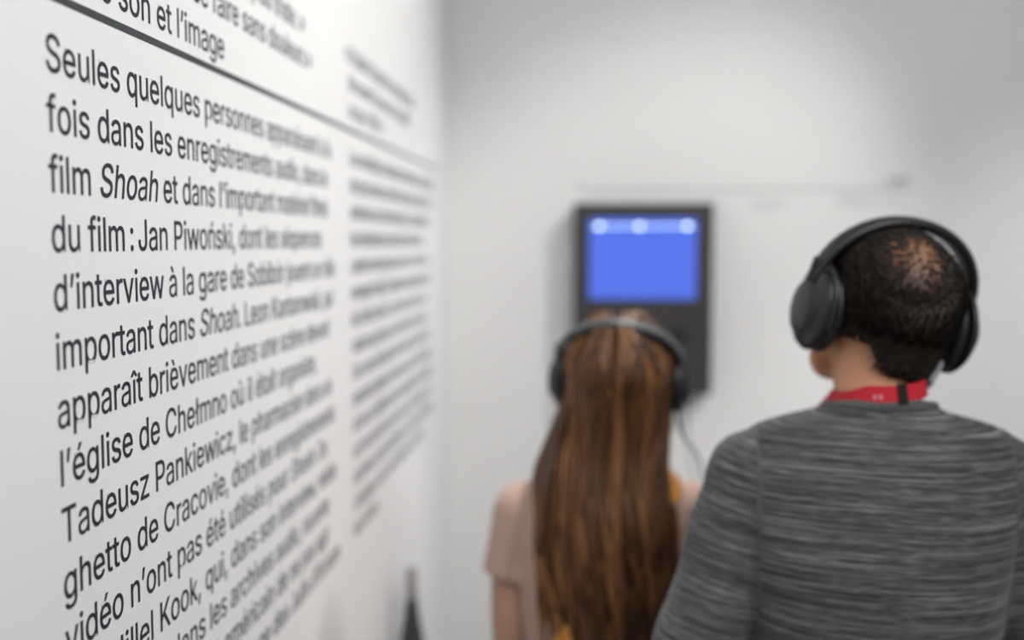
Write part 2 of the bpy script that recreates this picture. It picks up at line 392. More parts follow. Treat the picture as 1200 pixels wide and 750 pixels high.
# ------------------------------------------------------------------ wall lettering
# letter outlines: advance width, then closed outlines of (handle, point, handle) in thousandths
GLYPHS = {
 ',': (1878, [(53,-119,38,-119,48,-56,58,8,68,71,91,71,114,71,137,71,119,8,102,-56,84,-119,69,-119)]),
 '.': (1878, [(108,-4,95,-4,83,-4,72,0,63,9,54,18,50,28,50,41,50,54,54,65,63,73,72,82,83,87,95,87,108,87,119,82,128,73,137,65,141,54,141,41,141,28,137,18,128,9,119,0)]),
 ':': (1878, [(108,-4,95,-4,83,-4,72,0,63,9,54,18,50,28,50,41,50,54,54,65,63,73,72,82,83,87,95,87,108,87,119,82,128,73,137,65,141,54,141,41,141,28,137,18,128,9,119,0),
   (108,271,95,271,83,271,72,275,63,284,54,293,50,304,50,316,50,329,54,340,63,349,72,357,83,362,95,362,108,362,119,357,128,349,137,340,141,329,141,316,141,304,137,293,128,284,119,275)]),
 ';': (1878, [(53,-119,38,-119,48,-56,58,8,68,71,91,71,114,71,137,71,119,8,102,-56,84,-119,69,-119),
   (116,271,103,271,91,271,80,275,71,284,62,293,58,304,58,316,58,329,62,340,71,349,80,357,91,362,103,362,116,362,127,357,136,349,145,340,149,329,149,316,149,304,145,293,136,284,127,275)]),
 'C': (5101, [(293,-7,267,-7,223,-7,184,4,150,25,116,46,89,76,70,115,50,154,40,201,40,254,40,308,50,354,70,393,89,432,116,462,150,484,184,505,223,516,267,516,293,516,317,512,340,504,363,497,384,486,402,471,420,457,436,439,448,418,460,398,468,374,473,348,451,348,430,348,408,348,404,366,398,381,389,395,381,408,370,419,357,428,345,438,331,444,315,449,300,454,284,456,267,456,236,456,208,448,184,432,159,417,139,394,125,364,111,334,103,297,103,254,103,211,111,175,125,145,140,115,159,92,184,76,209,61,236,53,267,53,284,53,300,55,315,60,331,65,345,71,357,81,370,90,381,101,389,114,398,128,404,143,408,160,430,160,451,160,473,160,469,135,460,111,448,91,436,70,421,52,402,38,384,23,363,12,341,5,318,-3)]),
 'E': (4186, [(165,0,60,0,60,170,60,339,60,509,164,509,268,509,372,509,372,490,372,471,372,452,290,452,207,452,125,452,125,396,125,341,125,286,202,286,278,286,355,286,355,267,355,248,355,229,278,229,202,229,125,229,125,172,125,114,125,57,208,57,292,57,375,57,375,38,375,19,375,0,270,0)]),
 'H': (5169, [(82,0,60,0,60,170,60,339,60,509,82,509,103,509,125,509,125,435,125,362,125,289,214,289,303,289,392,289,392,362,392,435,392,509,414,509,435,509,457,509,457,339,457,170,457,0,435,0,414,0,392,0,392,77,392,155,392,232,303,232,214,232,125,232,125,155,125,77,125,0,103,0)]),
 'I': (3004, [(111,0,31,0,31,19,31,38,31,57,60,57,89,57,118,57,118,189,118,320,118,452,89,452,60,452,31,452,31,471,31,490,31,509,111,509,190,509,269,509,269,490,269,471,269,452,240,452,212,452,183,452,183,320,183,189,183,57,212,57,240,57,269,57,269,38,269,19,269,0,190,0)]),
 'J': (3963, [(230,-7,185,-7,140,-7,104,6,75,33,47,59,33,97,33,145,33,155,33,164,33,173,55,173,76,173,98,173,98,164,98,155,98,145,98,114,106,91,122,74,137,58,159,50,185,50,211,50,232,58,248,74,264,91,272,114,272,145,272,267,272,388,272,509,293,509,315,509,336,509,336,388,336,267,336,145,336,97,322,59,294,33,266,6)]),
 'K': (4667, [(146,189,104,145,104,169,104,193,104,216,116,232,128,247,139,261,151,275,162,290,174,303,187,317,199,331,212,344,262,399,313,454,364,509,392,509,420,509,448,509,376,431,304,353,229,276,187,233),
   (82,0,60,0,60,170,60,339,60,509,82,509,103,509,125,509,125,451,125,392,125,334,124,298,124,261,124,225,124,214,124,204,125,193,125,129,125,64,125,0,103,0),
   (398,0,372,0,311,86,249,173,188,259,201,276,215,293,228,309,302,206,375,103,449,0,423,0)]),
 'L': (3930, [(160,0,60,0,60,170,60,339,60,509,82,509,103,509,125,509,125,358,125,208,125,57,203,57,282,57,361,57,361,38,361,19,361,0,261,0)]),
 'O': (5333, [(311,-7,267,-7,223,-7,184,4,150,25,116,46,90,76,70,115,50,154,40,201,40,254,40,308,50,354,70,393,90,432,116,462,150,484,184,505,223,516,267,516,311,516,350,505,384,484,418,462,444,432,464,393,483,354,493,308,493,254,493,201,483,154,464,115,444,76,418,46,384,25,350,4),
   (236,53,267,53,297,53,325,61,349,76,374,91,394,114,408,144,423,174,430,211,430,254,430,298,423,335,408,365,394,395,374,417,349,433,325,448,297,456,267,456,236,456,209,448,184,433,159,417,140,394,125,364,111,334,103,297,103,254,103,211,111,174,125,144,140,114,159,92,184,76,209,61)]),
 'P': (4445, [(82,0,60,0,60,170,60,339,60,509,118,509,177,509,235,509,274,509,307,502,332,487,358,473,377,454,390,430,402,405,409,378,409,348,409,317,402,290,390,265,377,241,358,222,332,207,307,193,274,186,235,186,193,186,151,186,109,186,109,205,109,224,109,242,150,242,191,242,233,242,259,242,281,247,297,256,313,265,325,278,333,294,341,310,344,328,344,348,344,368,341,386,333,402,325,417,313,430,297,439,280,448,259,452,232,452,196,452,160,452,125,452,125,301,125,151,125,0,103,0)]),
 'S': (4466, [(263,-9,224,-9,187,-9,155,-3,128,9,100,21,79,38,64,60,49,82,40,107,38,137,60,137,82,137,104,137,106,117,112,101,123,88,134,75,149,65,166,59,184,52,203,49,224,49,247,49,268,53,286,60,304,68,319,78,329,92,340,105,346,121,346,139,346,155,341,169,332,179,323,189,311,198,296,205,281,211,264,217,245,222,224,228,204,234,184,239,142,251,109,268,86,289,63,311,52,339,52,372,52,401,60,426,75,448,90,469,111,486,138,498,164,510,194,516,227,516,261,516,290,510,316,498,342,486,362,469,377,449,392,428,400,404,401,378,380,378,358,378,337,378,335,403,323,423,302,437,281,451,256,459,225,459,203,459,184,455,167,448,151,441,138,431,129,418,120,406,115,391,115,376,115,358,120,344,131,334,142,323,154,314,169,308,184,302,199,297,212,293,230,289,247,284,264,279,279,275,295,270,312,264,328,257,344,248,359,238,373,227,385,214,395,198,404,181,408,162,408,139,408,111,401,86,386,64,372,41,351,24,323,11,296,-2)]),
 'T': (4486, [(85,452,32,452,32,471,32,490,32,509,160,509,288,509,417,509,417,490,417,471,417,452,363,452,310,452,257,452,257,301,257,151,257,0,235,0,214,0,193,0,193,151,193,301,193,452,139,452)]),
 'a': (3892, [(182,-9,160,-9,136,-9,114,-4,94,5,75,14,59,27,48,45,36,62,30,83,30,108,30,130,35,147,43,161,52,175,63,185,78,193,92,201,108,207,125,211,143,215,160,218,178,220,201,223,219,225,234,227,248,228,258,231,265,235,272,239,276,245,276,255,276,255,276,256,276,257,276,272,273,286,267,297,261,308,252,316,240,322,228,328,213,331,196,331,178,331,162,328,149,322,136,317,126,309,118,301,110,292,104,283,100,274,80,280,61,285,41,291,50,314,62,332,79,346,95,360,113,369,133,375,153,381,173,384,194,384,208,384,223,383,239,379,255,376,271,370,286,360,301,351,313,338,322,320,332,303,337,280,337,251,337,168,337,84,337,0,317,0,297,0,277,0,277,17,277,35,274,52,268,43,261,34,252,25,243,15,230,7,215,1,200,-5),
   (155,45,170,45,193,45,212,50,228,59,243,68,255,79,263,93,271,107,276,122,276,138,276,155,276,173,276,190,273,187,268,184,259,182,251,180,242,178,231,176,221,174,210,172,200,171,190,170,182,169,175,168,161,166,147,163,134,159,121,154,111,148,103,139,96,131,92,119,92,105,92,92,95,81,102,72,109,63,118,57,130,52,142,48)]),
 'b': (4244, [(261,-8,229,-8,206,-8,187,-4,172,4,158,12,146,21,138,31,129,42,123,51,115,59,112,39,112,20,112,0,92,0,72,0,53,0,53,170,53,339,53,509,73,509,93,509,114,509,114,446,114,382,116,319,123,327,129,336,137,346,145,356,157,365,171,373,186,381,205,384,229,384,261,384,289,376,313,361,337,345,356,322,370,293,383,263,390,229,390,189,390,149,383,114,370,84,356,55,337,32,313,16,289,0),
   (197,47,220,47,244,47,263,53,279,66,295,78,308,95,316,117,324,138,328,162,328,189,328,216,324,240,316,261,308,282,296,299,280,311,264,324,244,330,220,330,197,330,177,324,161,312,145,300,133,284,125,263,117,242,113,217,113,189,113,161,117,136,125,115,133,94,146,77,162,65,178,53)]),
 'c': (3957, [(226,-8,207,-8,173,-8,143,0,117,16,91,33,71,56,56,85,41,114,34,149,34,187,34,227,41,262,56,291,71,321,91,343,117,360,143,376,173,384,207,384,226,384,243,382,260,377,276,372,292,365,305,356,319,347,330,335,340,322,350,309,357,294,362,277,342,272,322,267,303,262,300,272,296,281,290,289,285,297,278,305,270,311,262,317,253,322,242,325,232,328,220,330,207,330,182,330,161,323,145,310,129,297,116,280,108,258,100,237,96,213,96,187,96,162,100,139,108,117,116,96,129,79,145,66,161,53,182,46,207,46,220,46,232,48,243,52,253,55,263,60,271,66,279,72,286,80,292,89,297,97,301,107,304,117,324,112,343,107,363,102,358,85,351,70,341,56,332,43,320,31,306,21,293,12,277,4,261,-1,244,-6)]),
 'd': (4244, [(219,-8,195,-8,164,-8,136,0,111,16,87,32,68,55,55,84,41,114,34,149,34,189,34,229,41,263,55,293,69,322,88,345,112,361,136,376,164,384,196,384,219,384,238,381,253,373,268,365,279,356,287,346,296,336,302,327,308,319,311,382,311,446,311,509,331,509,351,509,372,509,372,339,372,170,372,0,352,0,332,0,313,0,313,20,313,39,310,59,302,51,295,42,287,31,278,21,267,12,252,4,238,-4),
   (181,47,205,47,227,47,247,53,263,65,279,77,291,94,299,115,308,136,312,161,312,189,312,217,308,242,300,263,292,284,279,300,263,312,247,324,228,330,205,330,181,330,161,324,145,311,129,299,116,282,108,261,100,240,96,216,96,189,96,162,100,138,109,117,117,95,129,78,145,66,161,53)]),
 'e': (4039, [(238,-8,212,-8,175,-8,143,0,117,16,90,33,70,56,56,85,41,114,34,148,34,187,34,226,41,260,55,290,69,319,89,343,115,359,141,376,171,384,205,384,226,384,246,381,266,374,285,367,303,356,319,341,335,326,348,306,357,282,366,258,371,228,371,194,371,194,371,169,371,169,371,169,96,169,96,169,96,169,96,178,96,178,96,150,101,126,110,106,120,87,134,72,151,61,168,51,189,46,212,46,228,46,241,48,254,53,266,57,277,64,285,73,294,82,301,93,306,105,325,101,345,96,365,91,359,71,349,54,335,39,321,24,303,13,283,4,262,-4),
   (97,235,96,221,96,221,310,221,310,221,310,221,306,249,298,269,290,288,278,303,263,314,247,325,228,330,205,330,182,330,163,325,146,313,130,302,118,288,109,270,100,251)]),
 'f': (2537, [(154,379,228,379,228,362,228,344,228,327,154,327,80,327,6,327,6,344,6,362,6,379,80,379),
   (101,0,81,0,81,144,81,288,81,432,81,453,86,471,96,486,106,500,119,511,135,519,152,526,169,530,187,530,201,530,213,529,222,527,232,525,238,523,243,521,238,503,233,486,227,468,224,470,220,471,215,472,210,473,203,474,195,474,176,474,163,469,154,460,146,451,142,437,142,419,142,279,142,140,142,0,121,0)]),
 'g': (4251, [(238,-151,207,-151,179,-151,155,-147,134,-140,113,-132,96,-123,82,-110,69,-98,58,-84,51,-69,67,-60,84,-50,101,-41,107,-49,113,-57,122,-66,130,-75,141,-82,154,-88,168,-94,186,-97,207,-97,238,-97,263,-90,282,-75,302,-60,311,-37,311,-6,311,19,311,44,309,68,301,60,295,51,287,41,278,32,267,23,252,16,238,8,219,5,195,5,164,5,137,12,113,27,88,41,69,62,55,90,41,118,34,152,34,191,34,230,41,264,55,293,69,322,88,345,112,361,137,376,165,384,196,384,220,384,239,381,253,373,268,365,280,356,288,346,297,336,303,327,310,319,313,339,313,359,313,379,333,379,353,379,372,379,372,250,372,121,372,-9,372,-42,365,-69,350,-90,335,-111,316,-126,291,-136,266,-146),
   (181,59,205,59,228,59,248,64,264,75,280,86,292,101,300,121,308,141,312,165,312,193,312,220,308,243,300,264,292,284,280,301,264,312,248,324,228,330,205,330,181,330,161,324,145,312,129,299,117,283,109,262,100,242,96,219,96,193,96,166,100,143,109,123,117,103,129,87,145,76,162,65)]),
 'h': (4100, [(114,249,114,227,114,151,114,76,114,0,93,0,73,0,53,0,53,170,53,339,53,509,73,509,93,509,114,509,114,435,114,361,108,287,114,322,131,347,152,362,174,377,199,384,227,384,253,384,276,379,295,369,315,358,330,342,341,321,352,299,357,273,357,240,357,160,357,80,357,0,337,0,316,0,296,0,296,78,296,157,296,235,296,265,288,288,273,304,258,321,237,329,210,329,192,329,175,325,161,317,146,309,135,298,126,283,118,267)]),
 'i': (1666, [(73,0,53,0,53,126,53,253,53,379,73,379,93,379,114,379,114,253,114,126,114,0,93,0),
   (95,443,84,443,72,443,62,447,54,455,45,462,41,472,41,483,41,494,45,504,54,512,62,520,72,524,84,524,95,524,106,520,114,512,122,504,126,494,126,483,126,472,122,462,114,455,106,447)]),
 'j': (1666, [(53,243,53,379,73,379,93,379,114,379,114,243,114,106,114,-30,114,-53,110,-73,102,-90,93,-107,81,-120,65,-129,48,-138,28,-143,-3,-143,-10,-124,-10,-105,-4,-87,20,-87,32,-82,40,-72,49,-62,53,-48,53,-29,53,107),
   (95,443,83,443,72,443,62,447,53,455,45,462,41,472,41,483,41,494,45,504,53,512,62,520,72,524,83,524,95,524,105,520,114,512,122,504,126,494,126,483,126,472,122,462,114,455,105,447)]),
 'k': (3807, [(132,158,110,137,110,162,110,187,110,212,113,212,117,212,121,212,175,268,230,323,284,379,310,379,335,379,360,379,301,319,243,259,184,199,182,199,179,199,177,199,155,178),
   (73,0,53,0,53,170,53,339,53,509,73,509,93,509,114,509,114,339,114,170,114,0,93,0),
   (320,0,294,0,245,62,197,124,148,186,162,200,177,214,191,229,252,152,312,76,372,0,346,0)]),
 'l': (1666, [(53,0,53,0,53,0,114,0,114,0,114,0,114,509,114,509,114,509,53,509,53,509,53,509)]),
 'm': (6098, [(73,0,53,0,53,126,53,253,53,379,72,379,92,379,112,379,112,351,112,323,110,295,113,316,121,332,132,346,144,359,157,369,172,376,187,383,203,386,219,386,247,386,270,378,287,361,305,344,316,322,317,295,317,313,325,329,337,343,349,357,364,367,381,375,398,382,416,386,437,386,459,386,479,381,497,372,515,362,530,348,541,328,551,309,557,285,557,255,557,170,557,85,557,0,536,0,516,0,496,0,496,85,496,169,496,254,496,281,488,301,473,313,457,325,439,330,419,330,402,330,387,327,374,320,362,313,352,303,345,290,339,278,335,263,335,247,335,165,335,82,335,0,315,0,295,0,274,0,274,87,274,173,274,260,274,281,267,298,253,311,239,324,221,330,199,330,185,330,171,327,158,320,144,313,134,303,126,289,118,276,114,258,114,238,114,159,114,79,114,0,93,0)]),
 'n': (4097, [(114,249,114,227,114,151,114,76,114,0,93,0,73,0,53,0,53,126,53,253,53,379,72,379,92,379,112,379,112,349,112,318,107,287,114,322,131,347,152,362,174,377,199,384,227,384,253,384,276,379,295,369,314,358,330,342,341,321,352,299,357,273,357,240,357,160,357,80,357,0,337,0,316,0,296,0,296,78,296,157,296,235,296,265,288,288,273,304,258,321,237,329,210,329,192,329,175,325,161,317,146,309,135,298,126,283,118,267)]),
 'o': (4152, [(242,-8,207,-8,173,-8,143,0,117,16,91,33,71,56,56,85,41,114,34,149,34,187,34,227,41,262,56,291,71,321,91,343,117,360,143,376,173,384,207,384,242,384,273,376,299,360,325,343,345,321,359,291,374,262,381,227,381,187,381,149,374,114,359,85,345,56,325,33,299,16,273,0),
   (182,46,207,46,233,46,254,53,270,66,287,79,299,96,307,117,315,139,319,162,319,187,319,213,315,236,307,258,299,280,287,297,270,310,254,323,233,330,207,330,182,330,161,323,145,310,129,297,116,280,108,258,100,237,96,213,96,187,96,162,100,139,108,117,116,96,129,79,145,66,161,53)]),
 'p': (4244, [(73,-143,53,-143,53,31,53,205,53,379,72,379,92,379,112,379,112,359,112,339,115,319,123,327,129,336,137,346,145,356,157,365,171,373,186,381,205,384,229,384,261,384,289,376,313,361,337,345,356,322,370,293,383,263,390,229,390,189,390,149,383,114,370,84,356,55,337,32,313,16,289,0,261,-8,229,-8,206,-8,187,-4,173,4,158,12,146,21,138,31,130,42,123,51,116,59,114,-8,114,-76,114,-143,93,-143),
   (197,47,220,47,244,47,263,53,279,66,295,78,308,95,316,117,324,138,328,162,328,189,328,216,324,240,316,261,308,282,296,299,280,311,264,324,244,330,220,330,197,330,177,324,161,312,145,300,133,284,125,263,117,242,113,217,113,189,113,161,117,136,125,115,133,94,146,77,162,65,178,53)]),
 'q': (4244, [(372,31,372,-143,351,-143,331,-143,311,-143,311,-76,311,-8,308,59,302,51,295,42,287,31,278,21,267,12,252,4,238,-4,219,-8,195,-8,164,-8,136,0,111,16,87,32,68,55,55,84,41,114,34,149,34,189,34,229,41,263,55,293,69,322,88,345,112,361,136,376,164,384,196,384,219,384,238,381,253,373,268,365,279,356,287,346,296,336,302,327,310,319,313,339,313,359,313,379,332,379,352,379,372,379,372,205),
   (181,47,205,47,227,47,247,53,263,65,279,77,291,94,299,115,308,136,312,161,312,189,312,217,308,242,300,263,292,284,279,300,263,312,247,324,228,330,205,330,181,330,161,324,145,311,129,299,116,282,108,261,100,240,96,216,96,189,96,162,100,138,109,117,117,95,129,78,145,66,161,53)]),
 'r': (2591, [(73,0,53,0,53,126,53,253,53,379,72,379,92,379,112,379,112,360,112,340,114,321,122,340,135,355,152,367,170,379,190,385,221,385,235,384,240,384,243,384,243,363,243,343,243,322,242,323,237,323,218,324,189,326,173,322,159,315,145,307,134,297,126,284,118,270,114,255,114,237,114,158,114,79,114,0,93,0)]),
 's': (3650, [(211,-8,182,-8,156,-8,133,-4,112,3,92,11,75,23,62,38,49,53,40,72,36,94,55,98,74,102,94,107,99,86,109,70,124,60,139,50,158,45,181,45,208,45,229,51,244,62,260,74,268,87,268,103,268,116,263,127,254,136,245,144,231,151,212,155,191,160,170,165,149,170,115,178,89,191,72,208,55,225,47,247,47,274,47,296,53,315,65,332,77,348,94,361,115,370,136,380,160,384,187,384,213,384,235,380,254,372,272,365,287,353,299,339,310,325,319,309,324,290,305,286,287,281,268,277,263,292,255,304,243,316,230,327,212,333,187,333,165,333,146,327,131,317,116,306,109,293,109,277,109,263,114,252,124,243,134,235,150,228,172,223,191,218,210,214,229,209,264,201,290,188,306,171,323,154,331,133,331,107,331,84,325,64,312,47,300,30,282,16,260,6,237,-3)]),
 't': (2274, [(138,379,204,379,204,362,204,344,204,327,138,327,72,327,6,327,6,344,6,362,6,379,72,379),
   (65,345,65,471,85,471,106,471,126,471,126,347,126,222,126,98,126,81,129,69,136,61,143,54,154,50,178,50,191,52,197,53,202,54,206,36,209,19,213,2,207,0,200,-2,180,-3,136,-4,110,4,92,21,74,38,65,62,65,93,65,219)]),
 'u': (4100, [(211,-5,182,-5,157,-5,134,0,115,11,95,21,80,37,69,59,58,80,53,107,53,139,53,219,53,299,53,379,73,379,93,379,114,379,114,301,114,222,114,144,114,114,121,91,137,75,152,58,173,50,200,50,218,50,235,54,249,62,264,70,275,81,283,97,292,112,296,131,296,153,296,228,296,304,296,379,316,379,337,379,357,379,357,253,357,126,357,0,337,0,318,0,298,0,298,31,298,61,303,92,295,57,279,32,257,17,235,2)]),
 'v': (3892, [(184,0,163,0,114,126,66,253,17,379,40,379,62,379,84,379,111,305,138,230,165,155,174,132,181,110,187,87,193,64,199,42,195,21,191,42,197,64,203,87,209,110,216,132,224,155,251,230,278,305,305,379,327,379,349,379,371,379,323,253,275,126,226,0,205,0)]),
 'w': (5671, [(15,379,15,379,15,379,80,379,80,379,80,379,189,0,189,0,189,0,127,0,127,0,127,0),
   (254,379,254,379,254,379,313,379,313,379,313,379,189,0,189,0,189,0,127,0,127,0,127,0),
   (254,379,254,379,254,379,313,379,313,379,313,379,440,0,440,0,440,0,378,0,378,0,378,0),
   (487,379,487,379,487,379,552,379,552,379,552,379,440,0,440,0,440,0,378,0,378,0,378,0)]),
 'x': (3786, [(29,379,29,379,29,379,100,379,100,379,100,379,358,0,358,0,358,0,287,0,287,0,287,0),
   (282,379,282,379,282,379,352,379,352,379,352,379,91,0,91,0,91,0,21,0,21,0,21,0)]),
 'y': (3892, [(51,-140,47,-139,52,-121,57,-103,61,-86,65,-86,68,-87,71,-87,83,-90,94,-91,104,-89,114,-87,122,-82,130,-74,138,-66,145,-53,151,-36,155,-24,159,-13,163,-1,114,126,66,252,17,379,40,379,62,379,84,379,111,305,138,230,165,155,174,132,181,109,187,87,193,64,199,42,195,21,190,42,196,64,202,87,209,110,216,132,224,155,251,230,278,305,305,379,327,379,349,379,371,379,316,234,260,88,204,-58,196,-78,187,-94,177,-107,166,-120,153,-129,139,-136,125,-142,109,-145,91,-145,81,-145,72,-144,65,-143,57,-142)]),
 'z': (3803, [(37,0,37,0,37,0,37,45,37,45,37,45,262,326,262,326,262,326,44,326,44,326,44,326,44,379,44,379,44,379,343,379,343,379,343,379,343,334,343,334,343,334,120,53,120,53,120,53,347,53,347,53,347,53,347,0,347,0,347,0)]),
 '«': (4025, [(192,49,168,49,123,102,78,156,33,209,78,262,123,316,168,369,192,369,215,369,238,369,194,316,149,262,105,209,149,156,194,102,238,49,215,49),
   (330,49,307,49,262,102,217,156,171,209,217,262,262,316,307,369,330,369,354,369,377,369,332,316,288,262,243,209,288,156,332,102,377,49,354,49)]),
 '»': (4025, [(49,49,26,49,70,102,115,156,159,209,115,262,70,316,26,369,49,369,72,369,96,369,141,316,186,262,231,209,186,156,141,102,96,49,72,49),
   (188,49,165,49,209,102,253,156,298,209,253,262,209,316,165,369,188,369,211,369,234,369,280,316,325,262,370,209,325,156,280,102,234,49,211,49)]),
 'à': (3892, [(182,-9,160,-9,136,-9,114,-4,94,5,75,14,59,27,48,45,36,62,30,83,30,108,30,130,35,147,43,161,52,175,63,185,78,193,92,201,108,207,125,211,143,215,160,218,178,220,201,223,219,225,234,227,248,228,258,231,265,235,272,239,276,245,276,255,276,255,276,256,276,257,276,272,273,286,267,297,261,308,252,316,240,322,228,328,213,331,196,331,178,331,162,328,149,322,136,317,126,309,118,301,110,292,104,283,100,274,80,280,61,285,41,291,50,314,62,332,79,346,95,360,113,369,133,375,153,381,173,384,194,384,208,384,223,383,239,379,255,376,271,370,286,360,301,351,313,338,322,320,332,303,337,280,337,251,337,168,337,84,337,0,317,0,297,0,277,0,277,17,277,35,274,52,268,43,261,34,252,25,243,15,230,7,215,1,200,-5),
   (155,45,170,45,193,45,212,50,228,59,243,68,255,79,263,93,271,107,276,122,276,138,276,155,276,173,276,190,273,187,268,184,259,182,251,180,242,178,231,176,221,174,210,172,200,171,190,170,182,169,175,168,161,166,147,163,134,159,121,154,111,148,103,139,96,131,92,119,92,105,92,92,95,81,102,72,109,63,118,57,130,52,142,48),
   (182,429,165,429,143,462,121,496,99,529,122,529,145,529,168,529,184,496,199,462,215,429,199,429)]),
 'è': (4039, [(238,-8,212,-8,175,-8,143,0,117,16,90,33,70,56,56,85,41,114,34,148,34,187,34,226,41,260,55,290,69,319,89,343,115,359,141,376,171,384,205,384,226,384,246,381,266,374,285,367,303,356,319,341,335,326,348,306,357,282,366,258,371,228,371,194,371,194,371,169,371,169,371,169,96,169,96,169,96,169,96,178,96,178,96,150,101,126,110,106,120,87,134,72,151,61,168,51,189,46,212,46,228,46,241,48,254,53,266,57,277,64,285,73,294,82,301,93,306,105,325,101,345,96,365,91,359,71,349,54,335,39,321,24,303,13,283,4,262,-4),
   (196,429,180,429,158,462,136,496,114,529,136,529,159,529,182,529,198,496,214,462,230,429,213,429),
   (97,235,96,221,96,221,310,221,310,221,310,221,306,249,298,269,290,288,278,303,263,314,247,325,228,330,205,330,182,330,163,325,146,313,130,302,118,288,109,270,100,251)]),
 'é': (4039, [(238,-8,212,-8,175,-8,143,0,117,16,90,33,70,56,56,85,41,114,34,148,34,187,34,226,41,260,55,290,69,319,89,343,115,359,141,376,171,384,205,384,226,384,246,381,266,374,285,367,303,356,319,341,335,326,348,306,357,282,366,258,371,228,371,194,371,194,371,169,371,169,371,169,96,169,96,169,96,169,96,178,96,178,96,150,101,126,110,106,120,87,134,72,151,61,168,51,189,46,212,46,228,46,241,48,254,53,266,57,277,64,285,73,294,82,301,93,306,105,325,101,345,96,365,91,359,71,349,54,335,39,321,24,303,13,283,4,262,-4),
   (194,429,177,429,193,462,209,496,225,529,247,529,270,529,293,529,271,496,249,462,227,429,210,429),
   (97,235,96,221,96,221,310,221,310,221,310,221,306,249,298,269,290,288,278,303,263,314,247,325,228,330,205,330,182,330,163,325,146,313,130,302,118,288,109,270,100,251)]),
 'î': (1666, [(73,0,53,0,53,126,53,253,53,379,73,379,93,379,114,379,114,253,114,126,114,0,93,0),
   (51,455,34,435,14,435,-6,435,-26,435,-26,436,-26,437,-26,438,1,468,28,499,54,529,74,529,93,529,112,529,139,499,166,468,193,438,193,437,193,436,193,435,173,435,152,435,132,435,116,455,99,475,83,495,67,475)]),
 'ó': (4152, [(242,-8,207,-8,173,-8,143,0,117,16,91,33,71,56,56,85,41,114,34,149,34,187,34,227,41,262,56,291,71,321,91,343,117,360,143,376,173,384,207,384,242,384,273,376,299,360,325,343,345,321,359,291,374,262,381,227,381,187,381,149,374,114,359,85,345,56,325,33,299,16,273,0),
   (182,46,207,46,233,46,254,53,270,66,287,79,299,96,307,117,315,139,319,162,319,187,319,213,315,236,307,258,299,280,287,297,270,310,254,323,233,330,207,330,182,330,161,323,145,310,129,297,116,280,108,258,100,237,96,213,96,187,96,162,100,139,108,117,116,96,129,79,145,66,161,53),
   (197,429,181,429,197,462,212,496,228,529,251,529,274,529,297,529,275,496,253,462,231,429,214,429)]),
 'ô': (4152, [(242,-8,207,-8,173,-8,143,0,117,16,91,33,71,56,56,85,41,114,34,149,34,187,34,227,41,262,56,291,71,321,91,343,117,360,143,376,173,384,207,384,242,384,273,376,299,360,325,343,345,321,359,291,374,262,381,227,381,187,381,149,374,114,359,85,345,56,325,33,299,16,273,0),
   (182,46,207,46,233,46,254,53,270,66,287,79,299,96,307,117,315,139,319,162,319,187,319,213,315,236,307,258,299,280,287,297,270,310,254,323,233,330,207,330,182,330,161,323,145,310,129,297,116,280,108,258,100,237,96,213,96,187,96,162,100,139,108,117,116,96,129,79,145,66,161,53),
   (174,455,158,435,138,435,118,435,98,435,98,436,98,437,98,438,125,468,151,499,178,529,198,529,217,529,236,529,263,499,290,468,317,438,317,437,317,436,317,435,296,435,276,435,256,435,240,455,223,475,207,495,191,475)]),
 'ù': (4100, [(211,-5,182,-5,157,-5,134,0,115,11,95,21,80,37,69,59,58,80,53,107,53,139,53,219,53,299,53,379,73,379,93,379,114,379,114,301,114,222,114,144,114,114,121,91,137,75,152,58,173,50,200,50,218,50,235,54,249,62,264,70,275,81,283,97,292,112,296,131,296,153,296,228,296,304,296,379,316,379,337,379,357,379,357,253,357,126,357,0,337,0,318,0,298,0,298,31,298,61,303,92,295,57,279,32,257,17,235,2),
   (197,429,181,429,159,462,137,496,115,529,137,529,160,529,183,529,199,496,215,462,231,429,214,429)]),
 'ł': (2000, [(70,0,70,0,70,0,131,0,131,0,131,0,131,509,131,509,131,509,70,509,70,509,70,509),
   (15,225,15,225,15,225,185,325,185,325,185,325,185,385,185,385,185,385,15,285,15,285,15,285)]),
 'ń': (4097, [(114,249,114,227,114,151,114,76,114,0,93,0,73,0,53,0,53,126,53,253,53,379,72,379,92,379,112,379,112,349,112,318,107,287,114,322,131,347,152,362,174,377,199,384,227,384,253,384,276,379,295,369,314,358,330,342,341,321,352,299,357,273,357,240,357,160,357,80,357,0,337,0,316,0,296,0,296,78,296,157,296,235,296,265,288,288,273,304,258,321,237,329,210,329,192,329,175,325,161,317,146,309,135,298,126,283,118,267),
   (195,429,178,429,194,462,210,496,226,529,248,529,271,529,294,529,272,496,250,462,228,429,211,429)]),
 '’': (1769, [(67,318,52,318,62,382,72,445,82,509,105,509,128,509,151,509,133,445,116,382,98,318,83,318)]),
}
COLUMN_ONE = [
 'Seules quelques personnes apparaissent à la',
 'fois dans les enregistrements audio, dans le',
 'film *Shoah* et dans l’important matériel filmé',
 'du film~:~Jan Piwoński, dont les séquences',
 'd’interview à la gare de Sobibór jouent un rôle',
 'important dans *Shoah*. Leon Kantarowski, qui',
 'apparaît brièvement dans une scène devant',
 'l’église de Chełmno où il était organiste,',
 'Tadeusz Pankiewicz, le pharmacien dans un',
 'ghetto de Cracovie, dont les enregistrements',
 'vidéo n’ont pas été utilisés pour *Shoah*. Ou',
 'par Hillel Kook, qui, dans son interview, relate',
 'on entend dans les archives audio, raconte',
 'du gouvernement américain de ne pas agir',
 'trop tard pour le sauvetage des Juifs d’Europe',
]
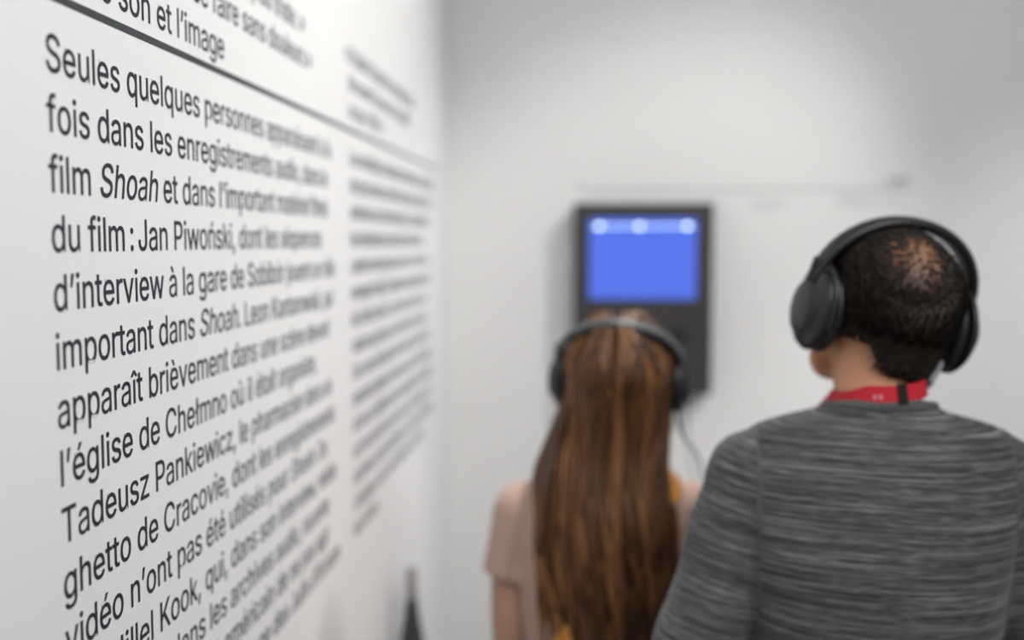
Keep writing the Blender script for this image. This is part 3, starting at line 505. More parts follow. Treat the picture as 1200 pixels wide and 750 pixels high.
COLUMN_TWO = [
 'Les entretiens conservés forment un ensemble',
 'de plus de deux cents heures de paroles. On y',
 'entend les voix de témoins, les traductions,',
 'les hésitations et parfois les silences. La',
 'caméra ne tourne pas encore ; le micro, lui,',
 'enregistre déjà. Chaque bande garde aussi',
 'les bruits du lieu : une porte, des pas, une',
 'voiture qui passe, le vent dans les arbres.',
 'Ces sons donnent une idée du travail mené',
 'pendant plusieurs années avant le tournage',
 'et des conditions dans lesquelles les équipes',
 'ont rencontré les personnes interrogées. Les',
 'archives sont présentées ici dans leur langue',
 'd’origine, avec une traduction à lire sur',
 'les écrans.',
]
HEAD_LEFT = ['et tout cela en fut encore plus triste. »', 'cela ne pouvait se faire sans douleurs »', 'que le son et l’image']
HEAD_RIGHT = ['« Il fallait d’abord les écouter, puis', 'de revenir là avec une caméra', 'un jour d’été. »']

FONT = {}
for ch, (adv, outlines) in GLYPHS.items():
    sp = []
    for s in outlines:
        sp.append([[(s[k + 2 * j] / 1000, s[k + 2 * j + 1] / 1000) for j in range(3)] for k in range(0, len(s), 6)])
    FONT[ch] = (adv / 10000, sp)
SPACE = 0.1878

def stroke_layers(sp):
    """which fill layer each outline of a letter belongs to: crossing strokes are filled one by one, holes go with their stroke"""
    area_ = [sum(p[1][0] * q[1][1] - p[1][1] * q[1][0] for p, q in zip(o, o[1:] + o[:1])) for o in sp]
    big = max(area_, key=abs)
    out = []; boxes = []
    for o, a in zip(sp, area_):
        if a * big > 0:
            xs = [p[1][0] for p in o]; ys = [p[1][1] for p in o]
            boxes.append((min(xs), max(xs), min(ys), max(ys)))
    n = -1
    for o, a in zip(sp, area_):
        if a * big > 0:
            n += 1; out.append(n)
        else:
            xs = [p[1][0] for p in o]; ys = [p[1][1] for p in o]
            inside = [k for k, q in enumerate(boxes) if q[0] <= min(xs) and q[1] >= max(xs) and q[2] <= min(ys) and q[3] >= max(ys)]
            out.append(inside[0] if inside else 0)
    return out
STROKES = {ch: stroke_layers(sp) for ch, (adv, sp) in FONT.items()}

def line_mesh(name, text, size, xscale=1.0):
    """lettering outlines as a thin cut-vinyl mesh; *word* is set in slanted letters"""
    layers = []
    for k in range(4):
        cu = bpy.data.curves.new(name, 'CURVE'); cu.dimensions = '2D'; cu.fill_mode = 'BOTH'
        cu.resolution_u = 5; cu.extrude = 0.00015; cu.offset = 0.00024
        layers.append(cu)
    x = 0.0; slant = 0.0
    for ch in text:
        if ch == '*': slant = 0.0 if slant else 0.2; continue
        if ch == ' ': x += SPACE; continue
        if ch == '~': x += 0.115; continue          # thin space
        adv, sp = FONT[ch]
        for k, pts in enumerate(sp):
            s = layers[STROKES[ch][k]].splines.new('BEZIER')
            s.bezier_points.add(len(pts) - 1); s.use_cyclic_u = True
            for bp, (hl, co, hr) in zip(s.bezier_points, pts):
                bp.handle_left_type = bp.handle_right_type = 'FREE'
                f = lambda q: ((x + q[0] + slant * q[1]) * size * xscale, q[1] * size, 0)
                bp.co = f(co); bp.handle_left = f(hl); bp.handle_right = f(hr)
        x += adv
    bm = bmesh.new()
    for k, cu in enumerate(layers):
        if len(cu.splines):
            o = bpy.data.objects.new(name, cu); COL.objects.link(o)
            dg = bpy.context.evaluated_depsgraph_get(); dg.update()
            me = bpy.data.meshes.new_from_object(o.evaluated_get(dg))
            bpy.data.objects.remove(o)
            me.transform(Matrix.Translation((0, 0, 0.00002 * k)))
            bm.from_mesh(me); bpy.data.meshes.remove(me)
        bpy.data.curves.remove(cu)
    me = bpy.data.meshes.new(name); bm.to_mesh(me); bm.free()
    return me, x * size * xscale

SIZE = 0.0587
LEAD = 0.04842
LEFT_ROT = Matrix(((0, 0, 1), (1, 0, 0), (0, 1, 0))).to_euler()     # reads along +y, faces +x

def text_block(name, label, lines, y0, z_first, indent=()):
    root = empty(name, (0.0, y0, z_first)); root.rotation_euler = LEFT_ROT
    tag(root, label, 'wall text')
    for i, t in enumerate(lines):
        me, w = line_mesh('text_line', t, SIZE)
        o = new_obj('text_line', me, M_INK, root)
        o.location = (indent[i] if i < len(indent) else 0.0, -i * LEAD, 0.0004)
    return root

Z1 = 1.6921 + 3 * LEAD
text_block('wall_text_column', 'large black French text column nearest on the left wall, under the dark rule', COLUMN_ONE, 0.781, Z1)
text_block('wall_text_column', 'blurred farther column of black text beside the corner, under the dark rule', COLUMN_TWO, 1.777, Z1)
text_block('wall_text_heading', 'three lines of black text above the rule at the top left, ending in l’image', HEAD_LEFT, 0.781, 1.9142 + 2 * LEAD)
text_block('wall_text_heading', 'short blurred three-line quotation above the rule near the corner', HEAD_RIGHT, 1.775, 1.9208 + 2 * LEAD, (-0.024,))

bm = bmesh.new(); box(bm, (0.0, 0.781, 1.8949), (0.0006, 2.76, 1.9018))
tag(bm_obj('divider_rule', bm, M_RULE, smooth=False, origin=(0, 0.781, 1.8984)),
    'long dark grey horizontal rule between the two blocks of text on the left wall', 'line')

# ------------------------------------------------------------------ wall diagram on the back wall
bm = bmesh.new(); box(bm, (0.396, BACK_Y - 0.0006, 1.8502), (1.326, BACK_Y, 1.8531))
tag(bm_obj('timeline_line', bm, M_GREYINK, smooth=False, origin=(0.396, BACK_Y, 1.8516)),
    'thin grey horizontal line printed on the back wall above the screen box', 'line')
def mx(x): return 0.44 + (x - 0.3665) * 1.2      # wall positions from image coordinates, enlarged about the camera
def mz(z): return 1.70 + (z - 1.70) * 1.2
def marks(name, label, rects, origin):
    bm = bmesh.new()
    origin = (mx(origin[0]), BACK_Y, mz(origin[2]))
    for x0, x1, z0, z1 in rects:
        box(bm, (mx(x0), BACK_Y - 0.0006, mz(z0)), (mx(x1), BACK_Y, mz(z1)))
    tag(bm_obj(name, bm, M_GREYINK, smooth=False, origin=origin), label, 'wall print')
marks('timeline_mark', 'small faint grey mark at the left end of the thin wall line',
      [(0.318, 0.327, 1.838, 1.841), (0.321, 0.324, 1.830, 1.846)], (0.322, BACK_Y, 1.838))
marks('timeline_mark', 'darker grey mark at the right end of the thin wall line, above the man',
      [(1.050, 1.062, 1.846, 1.8495), (1.066, 1.085, 1.846, 1.8495), (1.078, 1.082, 1.836, 1.856), (1.089, 1.104, 1.846, 1.8495),
       (1.095, 1.099, 1.834, 1.858), (1.055, 1.072, 1.836, 1.839)], (1.08, BACK_Y, 1.846))
def caption(label, x, z, widths):
    rects = []
    for r, w in enumerate(widths):
        q = x
        while q < x + w:
            d = random.uniform(0.006, 0.014)
            rects.append((q, min(q + d, x + w), z - r * 0.009, z - r * 0.009 + 0.0016)); q += d + 0.004
    marks('wall_caption', label, rects, (x, BACK_Y, z))
caption('tiny faint grey caption under the wall line, right of the screen box', 0.742, 1.797, (0.075, 0.09, 0.06))
caption('tiny faint grey caption under the wall line, above the man\'s headphones', 0.938, 1.806, (0.07, 0.15, 0.08))

# ------------------------------------------------------------------ listening station
def tablet_box():
    x0, x1, z0, z1, y0 = mx(0.310), mx(0.6395), mz(1.336), mz(1.793), BACK_Y - 0.086
    root = empty('screen_box', ((x0 + x1) / 2, BACK_Y, z0))
    tag(root, 'dark grey wall box with a glowing blue screen, behind the woman\'s head', 'screen')
    L = Matrix.Translation(-Vector(root.location))
    sx0, sx1, sz0, sz1 = mx(0.3465), mx(0.6015), mz(1.564), mz(1.756)
    bm = bmesh.new()                                   # body with a real recess for the screen
    g = 0.006
    xs = [x0, sx0, sx1, x1]; zs = [z0, sz0, sz1, z1]
    F = {}
    for i, x in enumerate(xs):
        for k, z in enumerate(zs):
            F[i, k] = bm.verts.new((x, y0, z))
    for i in range(3):
        for k in range(3):
            if (i, k) != (1, 1):
                bm.faces.new((F[i, k], F[i + 1, k], F[i + 1, k + 1], F[i, k + 1]))
    inn = {(i, k): bm.verts.new((xs[i], y0 + g, zs[k])) for i in (1, 2) for k in (1, 2)}
    q = [(1, 1), (2, 1), (2, 2), (1, 2)]
    for a, b in zip(q, q[1:] + q[:1]):
        bm.faces.new((F[a], F[b], inn[b], inn[a]))
    bm.faces.new([inn[a] for a in q])
    rim = [(0, 0), (1, 0), (2, 0), (3, 0), (3, 1), (3, 2), (3, 3), (2, 3), (1, 3), (0, 3), (0, 2), (0, 1)]
    bk = {a: bm.verts.new((xs[a[0]], BACK_Y, zs[a[1]])) for a in rim}
    for a, b in zip(rim, rim[1:] + rim[:1]):
        bm.faces.new((F[a], F[b], bk[b], bk[a]))
    bm.faces.new([bk[a] for a in rim])
    for v in bm.verts: v.co = L @ v.co
    o = bm_obj('housing', bm, M_BOX, root, smooth=False)
    bv = o.modifiers.new('bevel', 'BEVEL'); bv.width = 0.002; bv.segments = 2; bv.limit_method = 'ANGLE'
    bm = bmesh.new(); box(bm, (sx0 + .001, y0 + 0.003, sz0 + .001), (sx1 - .001, y0 + g, sz1 - .001), L)
    scr = tag(bm_obj('screen', bm, M_SCREEN, root, smooth=False), 'lit blue screen with a white bar of three dots')
    bm = bmesh.new(); box(bm, (sx0 + .010, y0 + 0.0022, mz(1.7366)), (sx1 - .010, y0 + 0.003, mz(1.7394)), L)
    bm_obj('screen_bar', bm, M_LINE, scr, smooth=False)
    for x in (mx(0.371), mx(0.466), mx(0.579)):
        bm = bmesh.new()
        lathe(bm, [(0.001, 0), (0.0068, 0), (0.0068, 0.001), (0.001, 0.001)],
              L @ Matrix.Translation((x, y0 + 0.0022, mz(1.738))) @ Matrix.Rotation(R(90), 4, 'X'), 24)
        bm_obj('screen_dot', bm, M_DOT, scr)
    bm = bmesh.new()
    lathe(bm, [(0.004, 0), (0.016, 0), (0.016, 0.004), (0.011, 0.006), (0.010, 0.026), (0.014, 0.028), (0.014, 0.034), (0.004, 0.036)],
          L @ Matrix.Translation((mx(0.564), y0, mz(1.482))) @ Matrix.Rotation(R(90), 4, 'X'), 28)
    bm_obj('hook_knob', bm, M_BLACK, root)
    bm = bmesh.new()
    lathe(bm, [(0.002, 0), (0.007, 0), (0.007, 0.012), (0.002, 0.013)],
          L @ Matrix.Translation((0.70, y0 + 0.04, z0)) @ Matrix.Rotation(R(180), 4, 'X'), 20)
    bm_obj('socket', bm, M_BLACK, root)
tablet_box()

# ------------------------------------------------------------------ slim stand by the left wall
def slim_stand():
    root = empty('floor_stand', (0.044, 2.10, 0))
    tag(root, 'slim tapered dark grey stand with a paler tip, against the left wall near the corner', 'stand')
    bm = bmesh.new()
    loft(bm, [(0.0, 0.040, 0.07, 0, 0), (0.008, 0.040, 0.07, 0, 0), (0.016, 0.031, 0.036, 0, 0), (0.4, 0.034, 0.032, 0, 0),
              (0.70, 0.034, 0.031, 0, 0), (0.80, 0.0315, 0.029, 0, 0), (0.89, 0.0175, 0.018, 0, 0), (0.935, 0.0125, 0.014, 0, 0)], 24, 4, 2.2)
    bm_obj('post', bm, M_STAND, root)
    bm = bmesh.new()
    loft(bm, [(0.932, 0.013, 0.0145, 0, 0), (0.95, 0.013, 0.0145, 0, 0), (0.99, 0.0125, 0.0145, 0, 0), (1.0, 0.009, 0.011, 0, 0)], 24, 4, 2.2)
    tag(bm_obj('tip', bm, M_STANDTOP, root), 'light grey tip')
slim_stand()

# ------------------------------------------------------------------ people
def head_prims(bm, H, f):
    """closed pieces of a head in its own frame: origin between the ears, x right, y to the face, z up; f = size"""
    def el(c, r, rot=None): ellipsoid(bm, [q * f for q in c], [q * f for q in r], H, rot=rot)
    def tb(p, r, **k): tube(bm, [[q * f for q in a] for a in p], [q * f for q in r], M=H, **k)
    el((0, -0.012, 0.028), (0.076, 0.097, 0.087))
    el((0, 0.030, 0.012), (0.069, 0.066, 0.078))
    el((0, 0.034, -0.040), (0.058, 0.058, 0.062))
    tb([(-0.060, 0.0, -0.035), (-0.050, 0.030, -0.068), (-0.024, 0.066, -0.090), (0, 0.076, -0.093),
        (0.024, 0.066, -0.090), (0.050, 0.030, -0.068), (0.060, 0.0, -0.035)], [.013, .017, .017, .018, .017, .017, .013], seg=12)
    el((0, 0.045, -0.078), (0.036, 0.036, 0.026))
    tb([(-0.034, 0.080, 0.024), (0, 0.091, 0.026), (0.034, 0.080, 0.024)], [.010, .011, .010], seg=10)
    tb([(0, 0.088, 0.016), (0, 0.098, -0.006), (0, 0.108, -0.026)], [.008, .009, .012], seg=12)
    for s in (-1, 1):
        el((s * 0.012, 0.096, -0.031), (0.009, 0.011, 0.008))
        el((s * 0.044, 0.066, -0.020), (0.022, 0.020, 0.018))
        tb([(s * 0.075, -0.006, -0.030), (s * 0.083, -0.012, -0.006), (s * 0.086, -0.018, 0.016), (s * 0.080, -0.002, 0.024),
            (s * 0.076, 0.008, 0.004)], [.007, .007, .007, .006, .005], seg=10)
        el((s * 0.077, -0.006, 0.0), (0.008, 0.015, 0.024))
    tb([(-0.022, 0.084, -0.061), (0, 0.094, -0.058), (0.022, 0.084, -0.061)], [.004, .0055, .004], seg=10)
    tb([(-0.020, 0.083, -0.068), (0, 0.092, -0.070), (0.020, 0.083, -0.068)], [.004, .006, .004], seg=10)

def hand_prims(bm, wrist, fwd, back, side, s):
    """palm and five curled fingers; fwd = towards the knuckles, back = back of the hand, side = +1 thumb on +x side of (fwd x back)"""
    fwd = Vector(fwd).normalized(); back = Vector(back); back = (back - fwd * back.dot(fwd)).normalized()
    lat = fwd.cross(back) * side
    w = Vector(wrist)
    P = lambda a, b, c: w + lat * a * s + fwd * b * s + back * c * s
    tube(bm, [P(0, -0.02, 0), P(0.002, 0.02, 0), P(0.002, 0.06, 0.002), P(0, 0.085, 0.002)], [.026 * s, .034 * s, .040 * s, .038 * s],
         seg=18, flat=0.38, up=lat)
    for a, L, r in ((0.030, 0.072, .0088), (0.010, 0.080, .0090), (-0.0105, 0.074, .0088), (-0.030, 0.058, .0078)):
        tube(bm, [P(a * 0.9, 0.070, 0.0), P(a, 0.092, 0.003), P(a, 0.092 + L * 0.42, -0.006), P(a * 0.97, 0.092 + L * 0.68, -0.024), P(a * 0.95, 0.092 + L * 0.80, -0.043)],
             [r * s, r * s, r * .95 * s, r * .88 * s, r * .78 * s], seg=10, sub=3)
    tube(bm, [P(0.020, 0.015, -0.004), P(0.042, 0.040, -0.010), P(0.053, 0.066, -0.018), P(0.053, 0.090, -0.026)],
         [.013 * s, .011 * s, .0100 * s, .008 * s], seg=10, sub=3)

def arm_pts(A):
    return [A['shoulder'], A['mid'], A['elbow'], A['fore'], A['wrist']]

def build_body(name, P, m):
    bm = bmesh.new()
    rows = P['torso']; k = P.get('sink', 0.0); n = len(rows)
    loft(bm, [(z - (k if n - 7 < i < n - 1 else 0), w - (k * .5 if i > n - 7 else 0), d, xo, yo) for i, (z, w, d, xo, yo) in enumerate(rows)])
    for A in P['arms']:
        tube(bm, arm_pts(A), P['arm_r'], seg=18)
        hand_prims(bm, A['wrist'], A['hand'], A['back'], A['side'], P['hand'])
    for s in (-1, 1):
        h, k, a = P['leg_z']
        x = P['hip_x']
        tube(bm, [(s * x, 0, h), (s * (x + .005), .01, (h + k) / 2), (s * (x + .01), .012, k), (s * (x + .01), -.012, (k + a) * .55), (s * (x + .01), -.02, a)],
             P['leg_r'], seg=20)
        tube(bm, [(s * (x + .01), -.035, .045), (s * (x + .012), .04, .04), (s * (x + .018), .13, .028), (s * (x + .02), .165, .024)],
             [.034, .037, .034, .022], seg=16, flat=0.75, up=Vector((1, 0, 0)))
    tube(bm, P['neck'], P['neck_r'], seg=22)
    head_prims(bm, P['head'], P['hs'])
    o = remesh(name, bm, 0.0042, 3, m)
    return o

def grown(rows, w, d, z0, z1):
    return [(z, a + w, b + d, xo, yo) for z, a, b, xo, yo in rows if z0 <= z <= z1]

def eyes(root, P):
    H, f = P['head'], P['hs']
    for s in (-1, 1):
        bm = bmesh.new(); ellipsoid(bm, (s * 0.031 * f, 0.079 * f, 0.004 * f), (0.0135 * f, 0.012 * f, 0.0085 * f), H, 20, 14)
        e = bm_obj('eye', bm, M_EYE, root)
        bm = bmesh.new(); ellipsoid(bm, (s * 0.031 * f, 0.0885 * f, 0.004 * f), (0.0055 * f, 0.003 * f, 0.0055 * f), H, 16, 10)
        bm_obj('iris', bm, M_IRIS, e)
        bm = bmesh.new()
        tube(bm, [(s * .014 * f, .0965 * f, .022 * f), (s * .030 * f, .092 * f, .028 * f), (s * .047 * f, .079 * f, .024 * f)], [.003, .0045, .002], seg=8, M=H)
        bm_obj('eyebrow', bm, P['brow'], root)
    bm = bmesh.new()
    tube(bm, [(-.021 * f, .0875 * f, -.064 * f), (0, .0985 * f, -.064 * f), (.021 * f, .0875 * f, -.064 * f)], [.003, .005, .003], seg=10, M=H)
    bm_obj('lips', bm, M_LIP, root)

def shoes(root, P, m, sole):
    x = P['hip_x']
    for s in (-1, 1):
        bm = bmesh.new()
        tube(bm, [(s * (x + .01), -.055, .052), (s * (x + .012), .03, .052), (s * (x + .018), .13, .038), (s * (x + .02), .185, .030)],
             [.043, .046, .043, .030], seg=20, flat=0.8, up=Vector((1, 0, 0)))
        for v in bm.verts: v.co.z = max(v.co.z, 0.014)
        sh = bm_obj('shoe', bm, m, root)
        bm = bmesh.new()
        prof = [(0, -.098), (.028, -.09), (.042, -.06), (.040, 0), (.045, .08), (.048, .13), (.040, .18), (.02, .208), (0, .214)]
        prof += [(-a, b) for a, b in prof[-2:0:-1]]
        lo = [bm.verts.new((s * (x + .014) + a, b, 0.0005)) for a, b in prof]; hi = [bm.verts.new((s * (x + .014) + a, b, 0.016)) for a, b in prof]
        n = len(prof)
        for k in range(n): bm.faces.new((lo[k], lo[(k + 1) % n], hi[(k + 1) % n], hi[k]))
        bm.faces.new(lo[::-1]); bm.faces.new(hi)
        bm_obj('sole', bm, sole, sh, smooth=False)

def trousers(root, P, m):
    bm = bmesh.new()
    loft(bm, grown(P['torso'], .010, .010, 0, P['waist']))
    for s in (-1, 1):
        h, k, a = P['leg_z']; x = P['hip_x']; r = [q + .012 for q in P['leg_r']]; r[-1] += .012; r[-2] += .004
        tube(bm, [(s * x, 0, h), (s * (x + .005), .01, (h + k) / 2), (s * (x + .01), .012, k), (s * (x + .01), -.012, (k + a) * .55), (s * (x + .01), -.012, a + .02)],
             r, seg=20)
    remesh('trousers', bm, 0.008, 3, m, root)

# ---- the man
MAN_AT = Vector((0.787, 1.285, 0))
man_head = Matrix.Translation((0.012, 0.028, 1.607)) @ Matrix.Rotation(R(14), 4, 'Z') @ Matrix.Rotation(R(10), 4, 'Y') @ Matrix.Rotation(R(8), 4, 'X')
MAN = dict(
    torso=[(0.84, .115, .085, 0, 0), (0.90, .150, .108, 0, 0), (0.98, .148, .105, 0, 0), (1.08, .138, .100, 0, 0), (1.18, .130, .102, 0, -.004), (1.28, .140, .108, 0, -.006),
           (1.36, .160, .104, 0, -.006), (1.415, .162, .088, .002, -.006), (1.447, .157, .073, .004, -.006), (1.470, .136, .061, .005, -.006), (1.485, .096, .052, .006, -.006), (1.494, .060, .047, .006, -.006), (1.505, .050, .045, .006, -.004)],
    arms=[dict(shoulder=(-.150, -.006, 1.404), mid=(-.189, -.012, 1.27), elbow=(-.236, -.030, 1.105), fore=(-.165, .10, 1.075), wrist=(-.075, .215, 1.06),
               hand=(.55, .75, -.1), back=(-.3, .3, 1), side=1),
          dict(shoulder=(.150, -.006, 1.404), mid=(.189, -.012, 1.27), elbow=(.236, -.030, 1.105), fore=(.165, .10, 1.06), wrist=(.080, .205, 1.03),
               hand=(-.55, .75, -.1), back=(.3, .3, 1), side=-1)],
    arm_r=[.050, .046, .041, .036, .027], hand=0.98,
    hip_x=.088, leg_z=(.86, .47, .09), leg_r=[.086, .070, .054, .050, .036],
    neck=[(.004, -.006, 1.44), (.003, -.002, 1.50), (.003, .010, 1.545), (.006, .022, 1.60)], neck_r=[.058, .0525, .052, .055],
    sink=0.009, head=man_head, hs=0.97, waist=1.03, brow=M_HAIR_M)

man = build_body('person', MAN, M_SKIN)
man.location = MAN_AT
tag(man, 'person seen from behind in a grey heather sweater, dark hair balding at the crown', 'person')
eyes(man, MAN); shoes(man, MAN, M_SHOE, M_SOLE); trousers(man, MAN, M_JEANS)

def sweater(P, root):
    bm = bmesh.new()
    rows = grown(P['torso'], .013, .013, .95, 1.48)
    rows = [(.93, .155, .118, 0, 0), (.955, .165, .124, 0, 0)] + rows[1:]
    rows = [(z, w + (+.006 if 1.0 < z < 1.3 else 0), d + (.006 if z < 1.3 else 0), a, b) for z, w, d, a, b in rows]
    rows += [(1.490, .078, .062, .007, -.006), (1.497, .069, .058, .007, -.005), (1.501, .064, .055, .007, -.004)]
    loft(bm, rows)
    for A in P['arms']:
        tube(bm, arm_pts(A), [.060, .0575, .054, .048, .038], seg=20)
    o = remesh('sweater', bm, 0.006, 3, M_KNIT, root)
    me = o.data
    at = me.attributes.new('cloth', 'FLOAT_VECTOR', 'POINT')
    segs = []
    for A in P['arms']:
        pp = [Vector(p) for p in arm_pts(A)]; segs.append(pp)
    for v in me.vertices:
        c = v.co
        s = 0 if c.x < 0 else 1
        best = None; run = 0.0
        for a, b in zip(segs[s][:-1], segs[s][1:]):
            ab = b - a; t = min(1, (c - a).dot(ab) / ab.length_squared); t = t if run == 0 else max(0, t); q = a + ab * t
            dd = (c - q).length
            if best is None or dd < best[0]: best = (dd, run + t * ab.length, q)
            run += ab.length
        seam = 0.150 - max(0.0, (1.40 - c.z)) * 0.02
        if abs(c.x) > seam and best[0] < 0.085:
            ang = math.atan2(c.y - best[2].y, (c.x - best[2].x)) * 0.06
            u, w, k = ang, best[1] + 3.0 + 5 * s, 2.0
        else:
            u, w, k = c.x + (1.7 if c.y > 0 else 0), c.z + 0.002 * math.sin(c.x * 16), 0.0
        # soft folds across the back and the sleeve
        nrm = v.normal
        f = noise.noise(Vector((c.x * 7, c.y * 7, c.z * 16))) * 0.0035
        if abs(c.x) > seam: f += 0.002 * math.sin(best[1] * 55 + c.x * 40)
        f *= min(1.0, max(0.0, (1.47 - c.z) / 0.08))
        v.co = c + nrm * f
        at.data[v.index].vector = (u, w, k)
    # ribbed collar
    bm = bmesh.new()
    ring = []
    for k in range(49):
        a = 2 * PI * k / 48
        ring.append(Vector((math.cos(a) * .0635 + .007, math.sin(a) * .0555 - .004, 1.492 - .012 * math.sin(a))))
    P_ = ring
    rr = []
    for i, p in enumerate(P_[:-1]):
        n = Vector((p.x - .007, p.y + .004, 0)).normalized()
        rr.append([bm.verts.new(p + n * (.0055 * math.cos(b)) + Vector((0, 0, .009 * math.sin(b)))) for b in [2 * PI * j / 10 for j in range(10)]])
    for i in range(48):
        A_, B_ = rr[i], rr[(i + 1) % 48]
        for j in range(10): bm.faces.new((A_[j], A_[(j + 1) % 10], B_[(j + 1) % 10], B_[j]))
    c = bm_obj('collar', bm, mat('charcoal_rib', (0.085, 0.086, 0.087), rough=0.9, var=0.3, scale=250), o)
    return o
man_sweater = sweater(MAN, man)

def short_hair(P, root, m):
    """clipped hair: a close cap with a ragged nape and hundreds of short tufts, thin over the crown"""
    H, f = P['head'], P['hs']
    C0 = Vector((0, -0.012, 0.028)); RR = Vector((0.076, 0.097, 0.087))
    crown = Vector((-0.14, -0.64, 0.75)).normalized()
    def surf(d, g=0.0):
        if d.z < -0.35 and d.y < 0.2:                      # the back of the head runs down into the nape
            u = (-0.35 - d.z) / 0.65; h = max(1e-6, math.hypot(d.x, d.y))
            return C0 + Vector((d.x / h * (RR.x + g) * .937 * (1 - .20 * u), d.y / h * (RR.y + g) * .937 * (1 - .30 * u), -.35 * RR.z - .095 * u))
        return C0 + Vector((d.x * (RR.x + g), d.y * (RR.y + g), d.z * (RR.z + g)))
    def lift(b):
        e = min(1, max(0, (b - .6) / .7)); return 0.0008 + 0.0050 * e * e * (3 - 2 * e)
    def keep(d):
        p = surf(d)
        if d.y > 0.05 + max(0, d.z) * 0.62: return 0
        low = -0.066 + 0.008 * math.sin(9 * d.x + 1) + (0.045 if d.y > -0.25 else 0.050 * min(1, max(0, .15 - d.x)))
        if p.z < low: return 0
        return 1
    def bald(d):
        return math.acos(max(-1, min(1, d.dot(crown))))
    bm = bmesh.new()
    nt_, np_ = 96, 56
    V = {}
    for i in range(np_ + 1):
        for j in range(nt_):
            th = PI * i / np_; ph = 2 * PI * j / nt_
            d = Vector((math.sin(th) * math.cos(ph), math.sin(th) * math.sin(ph), math.cos(th)))
            V[i, j] = (d, lift(bald(d)) + 0.0015 * noise.noise(d * 9))
    made = {}
    def vert(i, j):
        if (i, j) not in made:
            d, g = V[i, j]
            p = surf(d, g)
            made[i, j] = bm.verts.new(H @ (p * f))
        return made[i, j]
    for i in range(np_):
        for j in range(nt_):
            j2 = (j + 1) % nt_
            d = (V[i, j][0] + V[i + 1, j2][0]).normalized()
            if keep(d) and bald(d) > 0.72 + 0.14 * noise.noise(d * 14):
                bm.faces.new((vert(i, j), vert(i + 1, j), vert(i + 1, j2), vert(i, j2)))
    bmesh.ops.solidify(bm, geom=bm.faces[:], thickness=0.003)
    rnd = random.Random(3)
    n = 0
    while n < 15000:
        d = Vector((rnd.gauss(0, 1), rnd.gauss(0, 1), rnd.gauss(0, 1))).normalized()
        if not keep(d): continue
        b = bald(d)
        if b < 1.15 and rnd.random() > (b / 1.15) ** 1.8 + 0.10: continue
        n += 1
        nrm = Vector((d.x / RR.x, d.y / RR.y, d.z / RR.z)).normalized()
        down = Vector((d.x * 0.5, d.y * 0.3 - 0.15, -1)) + Vector((rnd.uniform(-.5, .5), rnd.uniform(-.5, .5), 0))
        if b < 0.7: down = (d - crown * d.dot(crown)).normalized() + Vector((rnd.uniform(-.6, .6), rnd.uniform(-.6, .6), 0))
        down = (down - nrm * down.dot(nrm)).normalized()
        side = nrm.cross(down)
        L = rnd.uniform(0.010, 0.022) if b > .8 else rnd.uniform(.005, .011); w = rnd.uniform(0.0003, 0.0006) + min(1, max(0, (b - .6) / .6)) * rnd.uniform(.0003, .0009)
        base = surf(d, lift(b) - .0008 if b > .75 else 0.0); tip = base + down * L + nrm * rnd.uniform(0.001, 0.005)
        q = [H @ (f * (base + side * w)), H @ (f * (base - side * w)), H @ (f * (base + nrm * 0.003)), H @ (f * tip)]
        a, b_, c, t = [bm.verts.new(x) for x in q]
        bm.faces.new((a, b_, t)); bm.faces.new((b_, c, t)); bm.faces.new((c, a, t)); bm.faces.new((a, c, b_))
    at = root.data.attributes.new('stubble', 'FLOAT', 'POINT')
    inv = H.inverted()
    for v in root.data.vertices:
        q = (inv @ v.co) / f - C0
        d = Vector((q.x / RR.x, q.y / RR.y, q.z / RR.z))
        k = 0.0
        if 0.8 < d.length < 1.25 and d.z > -0.2 and keep(d.normalized()):
            b = bald(d.normalized()) + 0.12 * noise.noise(d * 6)
            k = 0.62 + 0.38 * min(1, max(0, (b - .25) / .45))
        at.data[v.index].value = k
    tag(bm_obj('hair', bm, m, root), 'short dark brown hair thinning to a bald crown')
short_hair(MAN, man, M_HAIR_M)

